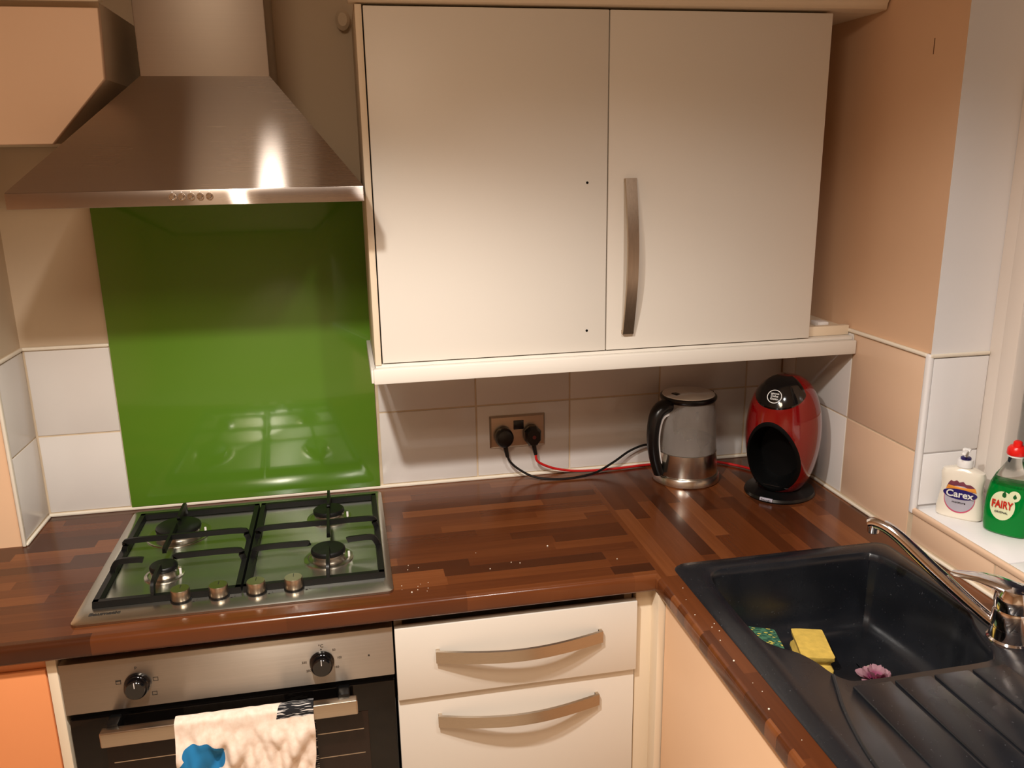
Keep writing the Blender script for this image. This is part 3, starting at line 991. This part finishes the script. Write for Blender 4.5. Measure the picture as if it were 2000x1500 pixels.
# raised ribs of the drainer with channels between them
for x0, x1 in ((1.283, 1.350), (1.356, 1.420), (1.426, 1.489), (1.495, 1.556), (1.562, 1.604)):
    b = MB()
    ytop = -1.036 if x1 < 1.56 else -1.075
    b.box(x0, x1, -1.50, ytop, RZ - 0.002, RZ + 0.0030, 0.0022, 3)
    b.build('drainer_rib', M['sink'], sk)
b = MB()
b.tube([(1.272, -1.0, RZ - 0.001), (1.258, -1.035, RZ - 0.001), (1.242, -1.075, RZ - 0.001), (1.226, -1.13, RZ - 0.001), (1.214, -1.19, RZ - 0.001), (1.208, -1.27, RZ - 0.001), (1.207, -1.49, RZ - 0.001)], 0.0035, 5, 8)
b.build('drainer_ridge', M['sink'], sk)
b = MB(); b.lathe([(0.040, -0.1532), (0.042, -0.1515), (0.036, -0.1512), (0.030, -0.1528), (0.012, -0.1530)], (1.40, -0.945, 0), 28); b.build('waste_ring', M['chrome'], sk)

# ------------------------------------------------------------------ tap
tp = thing('mixer_tap', 'chrome mixer tap with long slanting spout behind the black sink', 'tap', (1.618, -0.972, RZ))
tx, ty = 1.618, -0.972
b = MB(); b.lathe([(0.0350, RZ), (0.0350, RZ + 0.004), (0.0320, RZ + 0.007)], (tx, ty, 0), 32); b.build('base_ring', M['chrome'], tp)
b = MB(); b.lathe([(0.0315, RZ + 0.005), (0.0315, 0.034), (0.0305, 0.0345), (0.0305, 0.0365), (0.0315, 0.037), (0.0310, 0.064), (0.0295, 0.068)], (tx, ty, 0), 36); b.build('body', M['chrome'], tp)
b = MB(); b.tube([(1.612, -0.962, 0.022), (1.596, -0.937, 0.036), (1.57, -0.897, 0.064), (1.537, -0.846, 0.103), (1.516, -0.813, 0.129), (1.503, -0.793, 0.142), (1.494, -0.779, 0.147), (1.486, -0.767, 0.1475), (1.4815, -0.760, 0.1440)], 0.0118, 5, 14,
                 scale=lambda t: 1.12 - 0.22 * t)
spt = b.build('spout', M['chrome'], tp)
b = MB(); b.cyl((1.4855, -0.766, 0.128), (1.4855, -0.766, 0.148), 0.0105, seg=18, bev=0.001); b.build('aerator', M['chrome'], spt)
b = MB(); b.lathe([(0.0300, 0.0692), (0.0312, 0.080), (0.0305, 0.094), (0.0245, 0.105), (0.012, 0.1095)], (tx, ty, 0), 32); cap = b.build('lever_cap', M['chrome'], tp)
b = MB()
ld = Vector((-0.50, 0.866, 0)).normalized(); ls = Vector((ld.y, -ld.x, 0))
rr = []
for t, w, zt, th in ((-0.016, 0.020, 0.109, 0.016), (0.010, 0.0235, 0.112, 0.022), (0.032, 0.0225, 0.113, 0.018), (0.055, 0.020, 0.110, 0.012), (0.078, 0.0170, 0.105, 0.010), (0.094, 0.0140, 0.101, 0.009), (0.103, 0.008, 0.099, 0.006)):
    c = Vector((tx, ty, 0)) + ld * t
    rr.append([c + ls * (w * math.cos(a)) + Vector((0, 0, zt - th / 2 + th / 2 * math.sin(a))) for a in [2 * PI * k / 16 for k in range(16)]])
b.rings(rr)
b.build('lever', M['chrome'], tp)

# ------------------------------------------------------------------ socket and the two leads
so = thing('wall_socket', 'double steel wall socket with black inserts on the tiles above the worktop', 'socket', (0.961, -0.001, 0.085))
b = MB()
b.rings([[(x, y_, z) for x, z in ((0.8885, 0.0855), (1.0345, 0.0855), (1.0345, 0.1715), (0.8885, 0.1715))] for y_ in (-0.0012, -0.006)] +
        [[(x, -0.0095, z) for x, z in ((0.8925, 0.0895), (1.0305, 0.0895), (1.0305, 0.1675), (0.8925, 0.1675))]])
b.build('face_plate', M['steel'], so, 20)
b = MB(); b.box(0.9505, 0.9775, -0.0115, -0.009, 0.1335, 0.158, 0.001); b.build('switch_insert', M['black'], so)


def lead(label, px, pz, pts, r, cable_mat, round_plug):
    t = thing('power_lead', label, 'power lead', (px, -0.0095, pz))
    q = MB()
    if round_plug:
        q.rings([[(px + rx * math.cos(2 * PI * i / 28), y_, pz + rz * math.sin(2 * PI * i / 28)) for i in range(28)] for rx, rz, y_ in ((0.022, 0.024, -0.0100), (0.024, 0.026, -0.014), (0.024, 0.026, -0.030), (0.020, 0.022, -0.038), (0.012, 0.014, -0.040))])
    else:
        hexa = [(-0.020, 0.012), (-0.008, 0.024), (0.008, 0.024), (0.020, 0.012), (0.020, -0.010), (0.010, -0.024), (-0.010, -0.024), (-0.020, -0.010)]
        q.rings([[(px + a * k, y_, pz + c * k) for a, c in hexa] for k, y_ in ((0.95, -0.0100), (1.08, -0.016), (1.08, -0.030), (0.85, -0.041))])
    pl = q.build('plug', M['black'], t)
    q = MB(); q.tube([(px + 0.002, -0.024, pz - 0.020), (px + 0.004, -0.026, pz - 0.036), (px + 0.007, -0.028, pz - 0.052)], 0.0062, 3, 10, scale=lambda s: 1.15 - 0.4 * s); q.build('strain_relief', M['black'], t)
    if not round_plug:
        q = MB(); q.cyl((px + 0.001, -0.0416, pz), (px + 0.001, -0.039, pz), 0.005, seg=12); q.build('fuse_cover', M['fuse_red'], pl)
    q = MB(); q.tube([(px + 0.007, -0.028, pz - 0.050)] + pts, r, 7, 8); q.build('cable', cable_mat, t)
    return t


lead('black plug with a black cable looping over the worktop to the glass kettle', 0.923, 0.118,
     [(0.937, -0.030, 0.052), (0.958, -0.034, 0.032), (0.995, -0.045, 0.012), (1.045, -0.055, 0.0045), (1.10, -0.058, 0.0045), (1.16, -0.050, 0.010), (1.215, -0.036, 0.030), (1.265, -0.026, 0.055), (1.315, -0.022, 0.066), (1.345, -0.028, 0.045), (1.358, -0.028, 0.014)], 0.0032, M['black'], True)
lead('black plug with a bright red cable running along the wall to the red coffee machine', 0.998, 0.118,
     [(1.008, -0.030, 0.050), (1.030, -0.028, 0.034), (1.070, -0.024, 0.018), (1.13, -0.022, 0.0075), (1.22, -0.020, 0.005), (1.32, -0.012, 0.005), (1.42, -0.014, 0.005), (1.50, -0.030, 0.005), (1.555, -0.080, 0.005), (1.590, -0.135, 0.006), (1.605, -0.165, 0.012)], 0.0034, M['red_cable'], False)

# ------------------------------------------------------------------ kettle (own coordinates, handle towards -y)
kt = thing('kettle', 'glass and steel electric kettle with a curved black handle on the worktop', 'kettle', (1.386, -0.115, 0.0), rotz=math.atan2(-0.29, -0.95) + PI / 2)
b = MB(); b.lathe([(0.083, 0.0), (0.086, 0.003), (0.0855, 0.019), (0.083, 0.0225), (0.078, 0.0228)], seg=56); b.build('power_base', M['kettle_steel'], kt)
b = MB(); b.lathe([(0.0795, 0.0232), (0.0805, 0.026), (0.0765, 0.082), (0.0745, 0.083)], seg=56); b.build('steel_body', M['kettle_steel'], kt)
b = MB()
prof = [(0.0755, 0.0832), (0.0750, 0.100), (0.0725, 0.150), (0.0690, 0.196), (0.0665, 0.214)]
b.lathe(prof + [(r - 0.003, z) for r, z in reversed(prof)], seg=56, cap0=False, cap1=False)
jug = b.build('glass_jug', M['mist'], kt)
b = MB(); b.lathe([(0.070, 0.0835), (0.0700, 0.100), (0.0692, 0.112)], seg=48); b.build('water', M['water'], jug)
b = MB(); b.lathe([(0.060, 0.2145), (0.0700, 0.2165), (0.0720, 0.221), (0.0715, 0.226), (0.0685, 0.2285)], seg=56); lid = b.build('lid_rim', M['black'], kt)
b = MB(); b.lathe([(0.0665, 0.2280), (0.0655, 0.2305), (0.040, 0.2325), (0.010, 0.2330)], seg=56)
for v in b.bm.verts:
    v.co.z += 0.006 * math.exp(-((v.co.y + 0.012) / 0.016) ** 2) * max(0.0, 1 - (v.co.x / 0.06) ** 2) * (1 if v.co.z > 0.229 else 0)
b.build('lid_top', M['lid_grey'], lid)
b = MB(); b.box(-0.013, 0.009, -0.046, -0.030, 0.2310, 0.2345, 0.002); b.build('lid_button', M['black'], lid)
b = MB(); b.rings([[(-0.014, 0.056, 0.212), (0.014, 0.056, 0.212), (0.014, 0.060, 0.226), (-0.014, 0.060, 0.226)], [(-0.006, 0.078, 0.219), (0.006, 0.078, 0.219), (0.006, 0.079, 0.226), (-0.006, 0.079, 0.226)]]); b.build('spout', M['black'], kt)
hp = [(0, -0.046, 0.2080), (0, -0.080, 0.2050), (0, -0.099, 0.190), (0, -0.108, 0.160), (0, -0.110, 0.125), (0, -0.105, 0.085), (0, -0.096, 0.052), (0, -0.0875, 0.030)]
b = MB()
b.sweep(hp, [(0.0125 * math.cos(2 * PI * i / 16), 0.0155 * math.sin(2 * PI * i / 16)) for i in range(16)], 5, (1, 0, 0), lambda t: 1.5 - 0.6 * math.sin(PI * min(1, t * 0.95) * 0.5 + 0.0) + 0.1 * t)
b.build('handle', M['black'], kt)
hi = [(0.0, -0.062, 0.189), (0.0, -0.080, 0.184), (0.0, -0.0895, 0.172), (0.0, -0.0955, 0.148), (0.0, -0.0970, 0.120), (0.0, -0.0925, 0.085), (0.0, -0.0860, 0.058)]
b = MB(); b.sweep(hi, [(-0.0035, -0.0120), (0.0025, -0.0120), (0.0025, 0.0120), (-0.0035, 0.0120)], 5, (1, 0, 0), lambda t: 1.0 - 0.35 * t); b.build('handle_inlay', M['white_plastic'], kt)

# ------------------------------------------------------------------ coffee machine (own coordinates, front towards -y)
cf = thing('coffee_machine', 'egg-shaped red and black capsule coffee machine in the corner of the worktop', 'coffee machine', (1.577, -0.256, 0.0), rotz=R(-48))
DP = 1.10
eprof = [(0.0, 0.3030), (0.020, 0.3010), (0.040, 0.2930), (0.0580, 0.2770), (0.0715, 0.2540), (0.0815, 0.2240), (0.0870, 0.1900), (0.0885, 0.1600), (0.0870, 0.1250), (0.0815, 0.0900), (0.0730, 0.0580), (0.0620, 0.0340), (0.0520, 0.0200)]
ep = spline([Vector((r, z, 0)) for r, z in eprof], 4)
def erad(z):
    for a, c in zip(ep, ep[1:]):
        if c.y <= z <= a.y:
            t = (a.y - z) / max(1e-9, a.y - c.y)
            return a.x + (c.x - a.x) * t
    return 0.0 if z > 0.3 else 0.052
def ysurf(x, z):
    r = erad(z)
    return -DP * math.sqrt(max(0.0, r * r - x * x))
OX, OZ, OA, OB = 0.0, 0.1120, 0.0590, 0.0830
def rho(x, z):
    zz = (z - OZ) / OB
    return math.hypot((x - OX) / (OA * (1.0 - 0.10 * zz)), zz)
b = MB()
SEG = 72
b.lathe([(max(p.x, 0.0004), p.y) for p in ep], seg=SEG, sy=DP, cap0=True, cap1=True)
kill = [f for f in b.bm.faces if f.calc_center_median().y < 0 and rho(f.calc_center_median().x, f.calc_center_median().z) < 1.055]
bmesh.ops.delete(b.bm, geom=kill, context='FACES')
b.build('body', M['red'], cf)
b = MB()
rings = []
for k, (rh, dpt) in enumerate(((1.13, 0.0008), (1.11, -0.0016), (1.03, -0.0016), (1.0, -0.0006), (0.95, 0.012), (0.90, 0.045), (0.80, 0.065), (0.5, 0.075), (0.05, 0.078))):
    ring = []
    for i in range(56):
        a = 2 * PI * i / 56
        zz = math.sin(a) * rh
        x = OX + OA * rh * math.cos(a) * (1 - 0.10 * zz); z = OZ + OB * zz
        z = max(z, 0.0205)
        ring.append((x, ysurf(x, z) + dpt, z))
    rings.append(ring)
b.rings(rings, False, True)
b.build('cup_bay', M['black_matt'], cf)
b = MB()
rows = []
for k in range(14):
    t = k / 13
    row = []
    for i in range(33):
        az = R(-64 + 128 * i / 32)
        u = abs(i - 16) / 16
        zlo = 0.2345 + 0.030 * u ** 2.2
        z = zlo + (0.3008 - zlo) * t
        e = 0.0030 * (1 - u ** 8) * (1 if 0 < k else 0.0)
        r = erad(z) + e
        row.append((r * math.sin(az), -DP * r * math.cos(az), z + (e if k > 8 else 0)))
    rows.append(row)
b.rings(rows, False, False, closed=False)
bmesh.ops.recalc_face_normals(b.bm, faces=b.bm.faces)
if sum(f.normal.z for f in b.bm.faces) < 0:
    bmesh.ops.reverse_faces(b.bm, faces=b.bm.faces)
dome = b.build('lever_dome', M['black_gloss'], cf)
b = MB(); b.lathe([(0.083, 0.0), (0.0845, 0.004), (0.082, 0.010), (0.060, 0.0135), (0.045, 0.020)], (0, 0, 0), 56, sy=1.08); base = b.build('base', M['black'], cf)
b = MB(); b.box(-0.040, 0.040, -0.060, -0.015, 0.0330, 0.0360, 0.001); b.build('drip_grid', M['black'], cf)
# the dome's round emblem, lying on the slope
ez = 0.262
p = Vector((0, ysurf(0, ez), ez)); dz = (ysurf(0, ez + 0.006) - ysurf(0, ez - 0.006)) / 0.012
tv = Vector((0, dz, 1)).normalized(); xv = Vector((1, 0, 0)); nv = xv.cross(tv)
if nv.y > 0:
    nv = -nv
EM = Matrix((xv, tv, nv)).transposed().to_4x4(); EM.translation = p + nv * 0.0048
b = MB()
def ringat(q, r0, r1, Mx, sx=1.0):
    q.rings([[Mx @ Vector((r * sx * math.cos(2 * PI * i / 32), r * math.sin(2 * PI * i / 32), 0)) for i in range(32)] for r in (r0, r1)], False, False)
ringat(b, 0.0150, 0.0167, EM, 1.05)
b.build('emblem_ring', M['print_white'], dome)
for s, oy, sz in (('NESCAFE', 0.0066, 0.0048), ('Dolce', 0.0010, 0.0074), ('Gusto', -0.0058, 0.0074)):
    text('emblem_lettering', s, sz, M['print_white'], dome, EM @ Matrix.Translation((0, oy, 0)), bold=0.0001)
b = MB(); b.box(-0.0155, 0.0155, -0.0925, -0.0860, 0.0045, 0.0115, 0.0008); bd = b.build('badge', M['lab_silver'], cf)
text('badge_lettering', 'DeLonghi', 0.0062, M['print_dark'], bd, at(0, -0.0928, 0.0078))

# ------------------------------------------------------------------ soap bottle and washing-up liquid on the sill
def superring(w, d, z, n=40, p=2.8):
    out = []
    for i in range(n):
        a = 2 * PI * i / n
        c, s = math.cos(a), math.sin(a)
        k = (abs(c) ** p + abs(s) ** p) ** (-1 / p)
        out.append((w * c * k, d * s * k, z))
    return out


def front_patch(name, parent, mat, poly, yf, off, sub=None):
    """Flat label piece wrapped on a bottle front: POLY (x,z) fan; yf(x,z) gives the front surface."""
    q = MB()
    cx = sum(p[0] for p in poly) / len(poly); cz = sum(p[1] for p in poly) / len(poly)
    rings = []
    for t in (1.0, 0.75, 0.5, 0.25, 0.02):
        rings.append([(cx + (x - cx) * t, yf(cx + (x - cx) * t, cz + (z - cz) * t) - off, cz + (z - cz) * t) for x, z in poly])
    q.rings(rings, False, True)
    o = q.build(name, mat, parent)
    return o


def ell(cx, cz, a, c, n=32, rot=0.0):
    return [(cx + a * math.cos(2 * PI * i / n) * math.cos(rot) - c * math.sin(2 * PI * i / n) * math.sin(rot), cz + a * math.cos(2 * PI * i / n) * math.sin(rot) + c * math.sin(2 * PI * i / n) * math.cos(rot)) for i in range(n)]


cx_ = thing('soap_bottle', 'white pump bottle of cream hand soap on the tiled window sill', 'soap bottle', (1.769, -0.645, SILL), rotz=R(-49))
cx_.scale = (1, 1, 0.95)
sprof = [(0.040, 0.018, 0.0), (0.0440, 0.0215, 0.004), (0.0445, 0.022, 0.020), (0.0410, 0.0215, 0.045), (0.0385, 0.021, 0.065), (0.0400, 0.0205, 0.085), (0.0415, 0.019, 0.098), (0.0385, 0.017, 0.107), (0.025, 0.015, 0.112), (0.014, 0.0135, 0.1145)]
b = MB(); b.rings([superring(w, d, z) for w, d, z in sprof]); body = b.build('bottle', M['soap'], cx_)
b = MB(); b.lathe([(0.0135, 0.1146), (0.0150, 0.1165), (0.0150, 0.130), (0.0135, 0.1325)], seg=28); b.build('screw_cap', M['white_plastic'], cx_)
b = MB(); b.lathe([(0.0100, 0.1325), (0.0100, 0.1365), (0.0080, 0.138)], seg=24); b.build('collar', M['navy'], cx_)
b = MB(); b.lathe([(0.0042, 0.1375), (0.0042, 0.150)], seg=14); b.box(-0.008, 0.008, -0.007, 0.007, 0.150, 0.1565, 0.003, 2); b.box(-0.004, 0.004, -0.034, -0.004, 0.1505, 0.1555, 0.002, 2)
b.build('pump_head', M['white_plastic'], cx_)
def soapfront(x, z):
    for (w0, d0, z0), (w1, d1, z1) in zip(sprof, sprof[1:]):
        if z0 <= z <= z1:
            t = (z - z0) / (z1 - z0); w = w0 + (w1 - w0) * t; d = d0 + (d1 - d0) * t
            return -d * max(0.0, 1 - min(0.999, abs(x) / w) ** 2.8) ** (1 / 2.8)
    return -0.02
front_patch('label', body, M['lab_pink'], ell(0, 0.0470, 0.0290, 0.0315), soapfront, 0.0004)
front_patch('label', body, M['lab_silver'], ell(0, 0.0485, 0.0278, 0.0295), soapfront, 0.0007)
front_patch('label', body, M['lab_maroon'], [(-0.026, 0.070), (0.027, 0.071), (0.025, 0.078), (0.018, 0.083), (0.010, 0.082), (0.004, 0.088), (-0.003, 0.085), (-0.008, 0.089), (-0.014, 0.085), (-0.019, 0.087), (-0.023, 0.080)], soapfront, 0.0009)
front_patch('label', body, M['lab_orange'], [(-0.027, 0.066), (0.030, 0.066), (0.027, 0.076), (0.0, 0.075), (-0.023, 0.076)], soapfront, 0.0012)
front_patch('label', body, M['navy'], ell(0, 0.0585, 0.0318, 0.0115), soapfront, 0.0016)
text('lettering', 'Carex', 0.0205, M['print_white'], body, at(0.0, soapfront(0, 0.058) - 0.0026, 0.0585), 0.0006, 0.98, 0.0004)
text('lettering', 'moisture', 0.0070, M['print_dark'], body, at(0.0, soapfront(0, 0.038) - 0.0012, 0.040))

fy_ = thing('washing_up_bottle', 'clear bottle of green washing-up liquid with red cap on the window sill', 'bottle', (1.803, -0.735, SILL), rotz=R(-57))
fy_.scale = (1, 1, 1.04)
fprof = [(0.037, 0.018, 0.0), (0.0405, 0.0225, 0.004), (0.0425, 0.024, 0.020), (0.0430, 0.0245, 0.045), (0.0415, 0.024, 0.075), (0.0375, 0.0225, 0.098), (0.0300, 0.0195, 0.116), (0.0200, 0.0165, 0.132), (0.0130, 0.0125, 0.146), (0.0120, 0.0118, 0.156)]
def fat(z):
    for (w0, d0, z0), (w1, d1, z1) in zip(fprof, fprof[1:]):
        if z0 <= z <= z1:
            t = (z - z0) / (z1 - z0); return w0 + (w1 - w0) * t, d0 + (d1 - d0) * t
    return fprof[-1][:2]
b = MB(); b.rings([superring(w, d, z, p=2.4) for w, d, z in fprof if z >= 0.097] , False, True); body = b.build('bottle', M['clear'], fy_)
b = MB(); b.rings([superring(w, d, z, p=2.4) for w, d, z in [q for q in fprof if q[2] < 0.099] + [fat(0.103) + (0.103,), (fat(0.103)[0] * 0.95, fat(0.103)[1] * 0.95, 0.1035)]]); liq = b.build('liquid', M['fairy_liquid'], fy_)
b = MB(); b.lathe([(0.0150, 0.1545), (0.0150, 0.1575), (0.013, 0.158)], seg=26); b.build('neck_ring', M['white_plastic'], fy_)
b = MB(); b.lathe([(0.0162, 0.1580), (0.0172, 0.160), (0.0165, 0.170), (0.0130, 0.1745), (0.0085, 0.1755), (0.0075, 0.183), (0.0050, 0.185)], seg=28); b.build('cap', M['red_cap'], fy_)
def ffront(x, z):
    w, d = fat(z)
    return -d * max(0.0, 1 - min(0.999, abs(x) / w) ** 2.4) ** (1 / 2.4)
front_patch('label', liq, M['lab_cream'], ell(-0.006, 0.0600, 0.0225, 0.0285), ffront, 0.0005)
front_patch('label', liq, M['lab_cream'], ell(0.0130, 0.0830, 0.0100, 0.0105), ffront, 0.0007)
front_patch('label', liq, M['lab_green'], [(-0.004, 0.090), (-0.001, 0.084), (-0.001, 0.079), (-0.004, 0.077), (-0.008, 0.079), (-0.008, 0.084)], ffront, 0.0010)
front_patch('label', liq, M['lab_green'], [(0.014, 0.088), (0.017, 0.083), (0.017, 0.080), (0.014, 0.078), (0.011, 0.080), (0.011, 0.083)], ffront, 0.0012)
text('lettering', 'FAIRY', 0.0205, M['lab_red'], liq, at(-0.006, ffront(0, 0.06) - 0.0018, 0.0625), 0.0006, 0.70, 0.0005)
text('lettering', 'ORIGINAL', 0.0052, M['print_dark'], liq, at(-0.006, ffront(0, 0.048) - 0.0016, 0.0475))

# ------------------------------------------------------------------ in the sink: sponges and flower
FL = -0.1530
def sponge(name, label, loc, rotz, tilt, w, d, t, mat, waist, layer=None):
    o = thing(name, label, 'sponge', loc, rotz=rotz)
    o.rotation_euler = (tilt[0], tilt[1], rotz)
    q = MB()
    zs = [(0.0, 0.0), (0.0, 0.15), (0.006 if waist else 0, 0.45), (0.004 if waist else 0, 0.6), (0.0, 0.78), (0.0, 1.0)]
    q.rings([[(x, y, t * k) for x, y, _ in rrect(-w + i, w - i, -d + i, d - i, 0.005, 0, 3)] for i, k in zs])
    bmesh.ops.subdivide_edges(q.bm, edges=[e for e in q.bm.edges if e.calc_length() > 0.03], cuts=3, use_grid_fill=True)
    for v in q.bm.verts:
        v.co += Vector((random.uniform(-1, 1), random.uniform(-1, 1), random.uniform(-1, 1))) * 0.0005
    q.build('foam', mat, o)
    if layer:
        q = MB(); q.rings([[(x, y, t + k) for x, y, _ in rrect(-w, w, -d, d, 0.005, 0, 3)] for k in (0.0005, 0.006)]); q.build('scourer_layer', layer, o)
    return o


sponge('sponge', 'bare yellow foam sponge lying on the bottom of the black sink', (1.404, -0.728, FL + 0.001), R(-17), (0, 0), 0.031, 0.052, 0.034, M['sponge'], True)
sponge('sponge', 'sponge with green and yellow patterned scourer side up beside the plain yellow sponge', (1.300, -0.712, FL + 0.010), R(-12), (0.0, 0.14), 0.040, 0.055, 0.026, M['sponge'], False, M['scourer'])
fl = thing('flower_head', 'wilted pink and white flower head lying in the black sink', 'flower', (1.478, -0.828, FL + 0.001), rotz=0.4)
k = 0
for ringn, (n, rad, ln, lift) in enumerate(((5, 0.004, 0.024, 0.030), (6, 0.009, 0.026, 0.018), (6, 0.012, 0.030, 0.008))):
    for i in range(n):
        a = 2 * PI * i / n + ringn * 0.5 + random.uniform(-0.2, 0.2)
        q = MB()
        rows = []
        for t in (0, 0.25, 0.5, 0.75, 1.0):
            wdt = 0.0125 * math.sin(PI * min(0.93, 0.12 + t * 0.82)) * (0.8 + 0.2 * ringn)
            row = []
            for s in (-1, -0.5, 0, 0.5, 1):
                r = rad + ln * t * (0.55 + 0.15 * ringn)
                z = 0.004 + lift * (t ** 0.7) * (1.1 - 0.35 * t) + 0.004 * abs(s) + random.uniform(-0.001, 0.001)
                row.append((r * math.cos(a) - wdt * s * math.sin(a), r * math.sin(a) + wdt * s * math.cos(a), max(z, 0.001)))
            rows.append(row)
        q.rings(rows, False, False, closed=False)
        geom = bmesh.ops.solidify(q.bm, geom=q.bm.faces[:], thickness=0.0006)
        q.build('petal', M['petal'] if (ringn < 2 or i % 3) else M['petal_pale'], fl)
        k += 1

# ------------------------------------------------------------------ towel over the oven handle
def towel_material():
    t = NT('printed_cotton_towel')
    set_in(t.b, rough=0.95)
    uv = t.n('ShaderNodeUVMap')
    sx = t.n('ShaderNodeSeparateXYZ')
    t.l(uv.outputs[0], sx.inputs[0])
    U, V = sx.outputs[0], sx.outputs[1]          # metres: U across from the left hem, V down from the fold
    n = t.noise(uv.outputs[0], 90, 3)
    base = t.ramp(n, [(0.3, srgb(232, 208, 188)), (0.7, srgb(246, 230, 214))])
    wob = t.math('MULTIPLY', t.math('SUBTRACT', t.noise(uv.outputs[0], 16, 2), 0.5), 0.012)

    def inside(u0, v0, a, c, rot):
        du = t.math('SUBTRACT', U, u0); dv = t.math('SUBTRACT', V, v0)
        cs, sn = math.cos(rot), math.sin(rot)
        p = t.math('DIVIDE', t.math('ADD', t.math('MULTIPLY', du, cs), t.math('MULTIPLY', dv, sn)), a)
        q = t.math('DIVIDE', t.math('SUBTRACT', t.math('MULTIPLY', dv, cs), t.math('MULTIPLY', du, sn)), c)
        d = t.math('SQRT', t.math('ADD', t.math('MULTIPLY', p, p), t.math('MULTIPLY', q, q)))
        return t.math('LESS_THAN', t.math('ADD', d, t.math('MULTIPLY', wob, 12.0)), 1.0)
    blue = t.math('MAXIMUM', inside(0.045, 0.068, 0.036, 0.022, 0.15), inside(0.022, 0.100, 0.024, 0.040, 0.5))
    blue = t.math('MAXIMUM', blue, inside(0.062, 0.082, 0.020, 0.026, -0.6))
    hole = inside(0.006, 0.100, 0.010, 0.016, 0.3)
    blue = t.math('MULTIPLY', blue, t.math('SUBTRACT', 1.0, hole))
    mx = t.n('ShaderNodeMixRGB')
    t.l(blue, mx.inputs[0]); t.l(base, mx.inputs[1]); mx.inputs[2].default_value = srgb(28, 116, 168)
    # hatched dark band across the fold at the right end
    slant = t.math('ADD', U, t.math('MULTIPLY', V, 0.25))
    band = t.math('MULTIPLY', t.math('MULTIPLY', t.math('GREATER_THAN', slant, 0.186), t.math('LESS_THAN', U, 0.252)), t.math('MULTIPLY', t.math('GREATER_THAN', V, -0.2), t.math('LESS_THAN', V, 0.0235)))
    mp = t.n('ShaderNodeMapping'); mp.inputs['Scale'].default_value = (30, 420, 1)
    t.l(uv.outputs[0], mp.inputs[0])
    h = t.noise(mp.outputs[0], 1.0, 2)
    hc = t.ramp(h, [(0.56, srgb(20, 20, 24)), (0.60, srgb(210, 205, 200))])
    mx2 = t.n('ShaderNodeMixRGB')
    t.l(band, mx2.inputs[0]); t.l(mx.outputs[0], mx2.inputs[1]); t.l(hc, mx2.inputs[2])
    t.l(mx2.outputs[0], t.b.inputs['Base Color'])
    t.bump(t.noise(uv.outputs[0], 700, 2), 0.25, 0.0006)
    return t.m


b = MB()
TW, NX = 0.249, 70
path = [(-0.22, -0.606, -0.42), (-0.12, -0.6065, -0.32), (-0.06, -0.6075, -0.26), (-0.034, -0.6085, -0.205), (-0.026, -0.610, -0.182), (-0.018, -0.6140, -0.1745), (0.0, -0.6225, -0.1735), (0.009, -0.6320, -0.1755), (0.016, -0.6355, -0.182), (0.030, -0.6365, -0.200), (0.045, -0.637, -0.215), (0.065, -0.637, -0.235)]
V_ = [Vector(p) for p in path]
V_ = spline(V_, 3)
V_ += [Vector((0.065 + 0.006 * i, -0.637, -0.235 - 0.006 * i)) for i in range(1, 44)]
uvl = b.bm.loops.layers.uv.new('UVMap')
grid = []
ph = [random.uniform(0, 6.28) for _ in range(20)]
for p in V_:
    row = []
    for i in range(NX + 1):
        u = i / NX
        x = 0.186 + TW * u
        dn = max(0.0, p.x - 0.022)
        amp = min(1.0, dn / 0.03) * (0.5 + 0.5 * min(1, dn / 0.12))
        wv = (0.0065 * (abs(math.sin(9 * u + ph[7] + 26 * p.x)) - 0.6) + 0.0050 * (abs(math.sin(7 * u - 33 * p.x + ph[8])) - 0.6) + 0.0040 * (abs(math.sin(15 * u + 48 * p.x + ph[9])) - 0.6) + 0.0030 * math.sin(26 * u + ph[0] + 38 * p.x) + 0.0026 * math.sin(17 * u - 55 * p.x + ph[1]) + 0.0020 * math.sin(44 * u + 60 * p.x + ph[2]) + 0.0016 * math.sin(70 * u - 90 * p.x + ph[3]) + 0.0030 * math.sin(9 * u + 14 * p.x + ph[4]))
        y = p.y - amp * (0.0160 + 1.7 * wv) - (0.0006 * math.sin(60 * u + ph[6]) if p.x > -0.02 else 0)
        xx = x + amp * 0.003 * math.sin(30 * p.x + ph[5]) - dn * 0.03
        row.append((b.bm.verts.new((xx, y, p.z + 0.0004 * math.sin(40 * u))), u * TW, p.x))
    grid.append(row)
for r0, r1 in zip(grid, grid[1:]):
    for i in range(NX):
        q = (r0[i], r0[i + 1], r1[i + 1], r1[i])
        f = b.bm.faces.new([v[0] for v in q]); f.smooth = True
        for lp, v in zip(f.loops, q):
            lp[uvl].uv = (v[1], v[2])
bmesh.ops.recalc_face_normals(b.bm, faces=b.bm.faces)
bmesh.ops.solidify(b.bm, geom=b.bm.faces[:], thickness=-0.0012)
for f in b.bm.faces:
    f.smooth = True
tw = b.build('towel', towel_material(), None, 80)
tag(tw, 'pale pink cotton towel with a blue print and black hatched edge over the oven handle', 'towel')

# ------------------------------------------------------------------ crumbs
b = MB()
for i in range(30):
    if i < 9:
        x, y = random.gauss(0.655, 0.02), random.gauss(-0.545, 0.012)
    elif i < 18:
        x, y = random.uniform(0.62, 1.10), random.uniform(-0.58, -0.40)
    else:
        x, y = random.uniform(1.135, 1.158), random.uniform(-1.15, -0.62)
    s = random.uniform(0.0005, 0.0013) if i % 9 else 0.0018
    bmesh.ops.create_icosphere(b.bm, subdivisions=1, radius=s, matrix=Matrix.Translation((x, y, s * 0.8)))
cr = b.build('crumbs', M['crumb'])
cr['kind'] = 'stuff'
cr['label'] = 'scattered pale crumbs on the walnut worktop near the drawers and sink'
cr['category'] = 'crumbs'
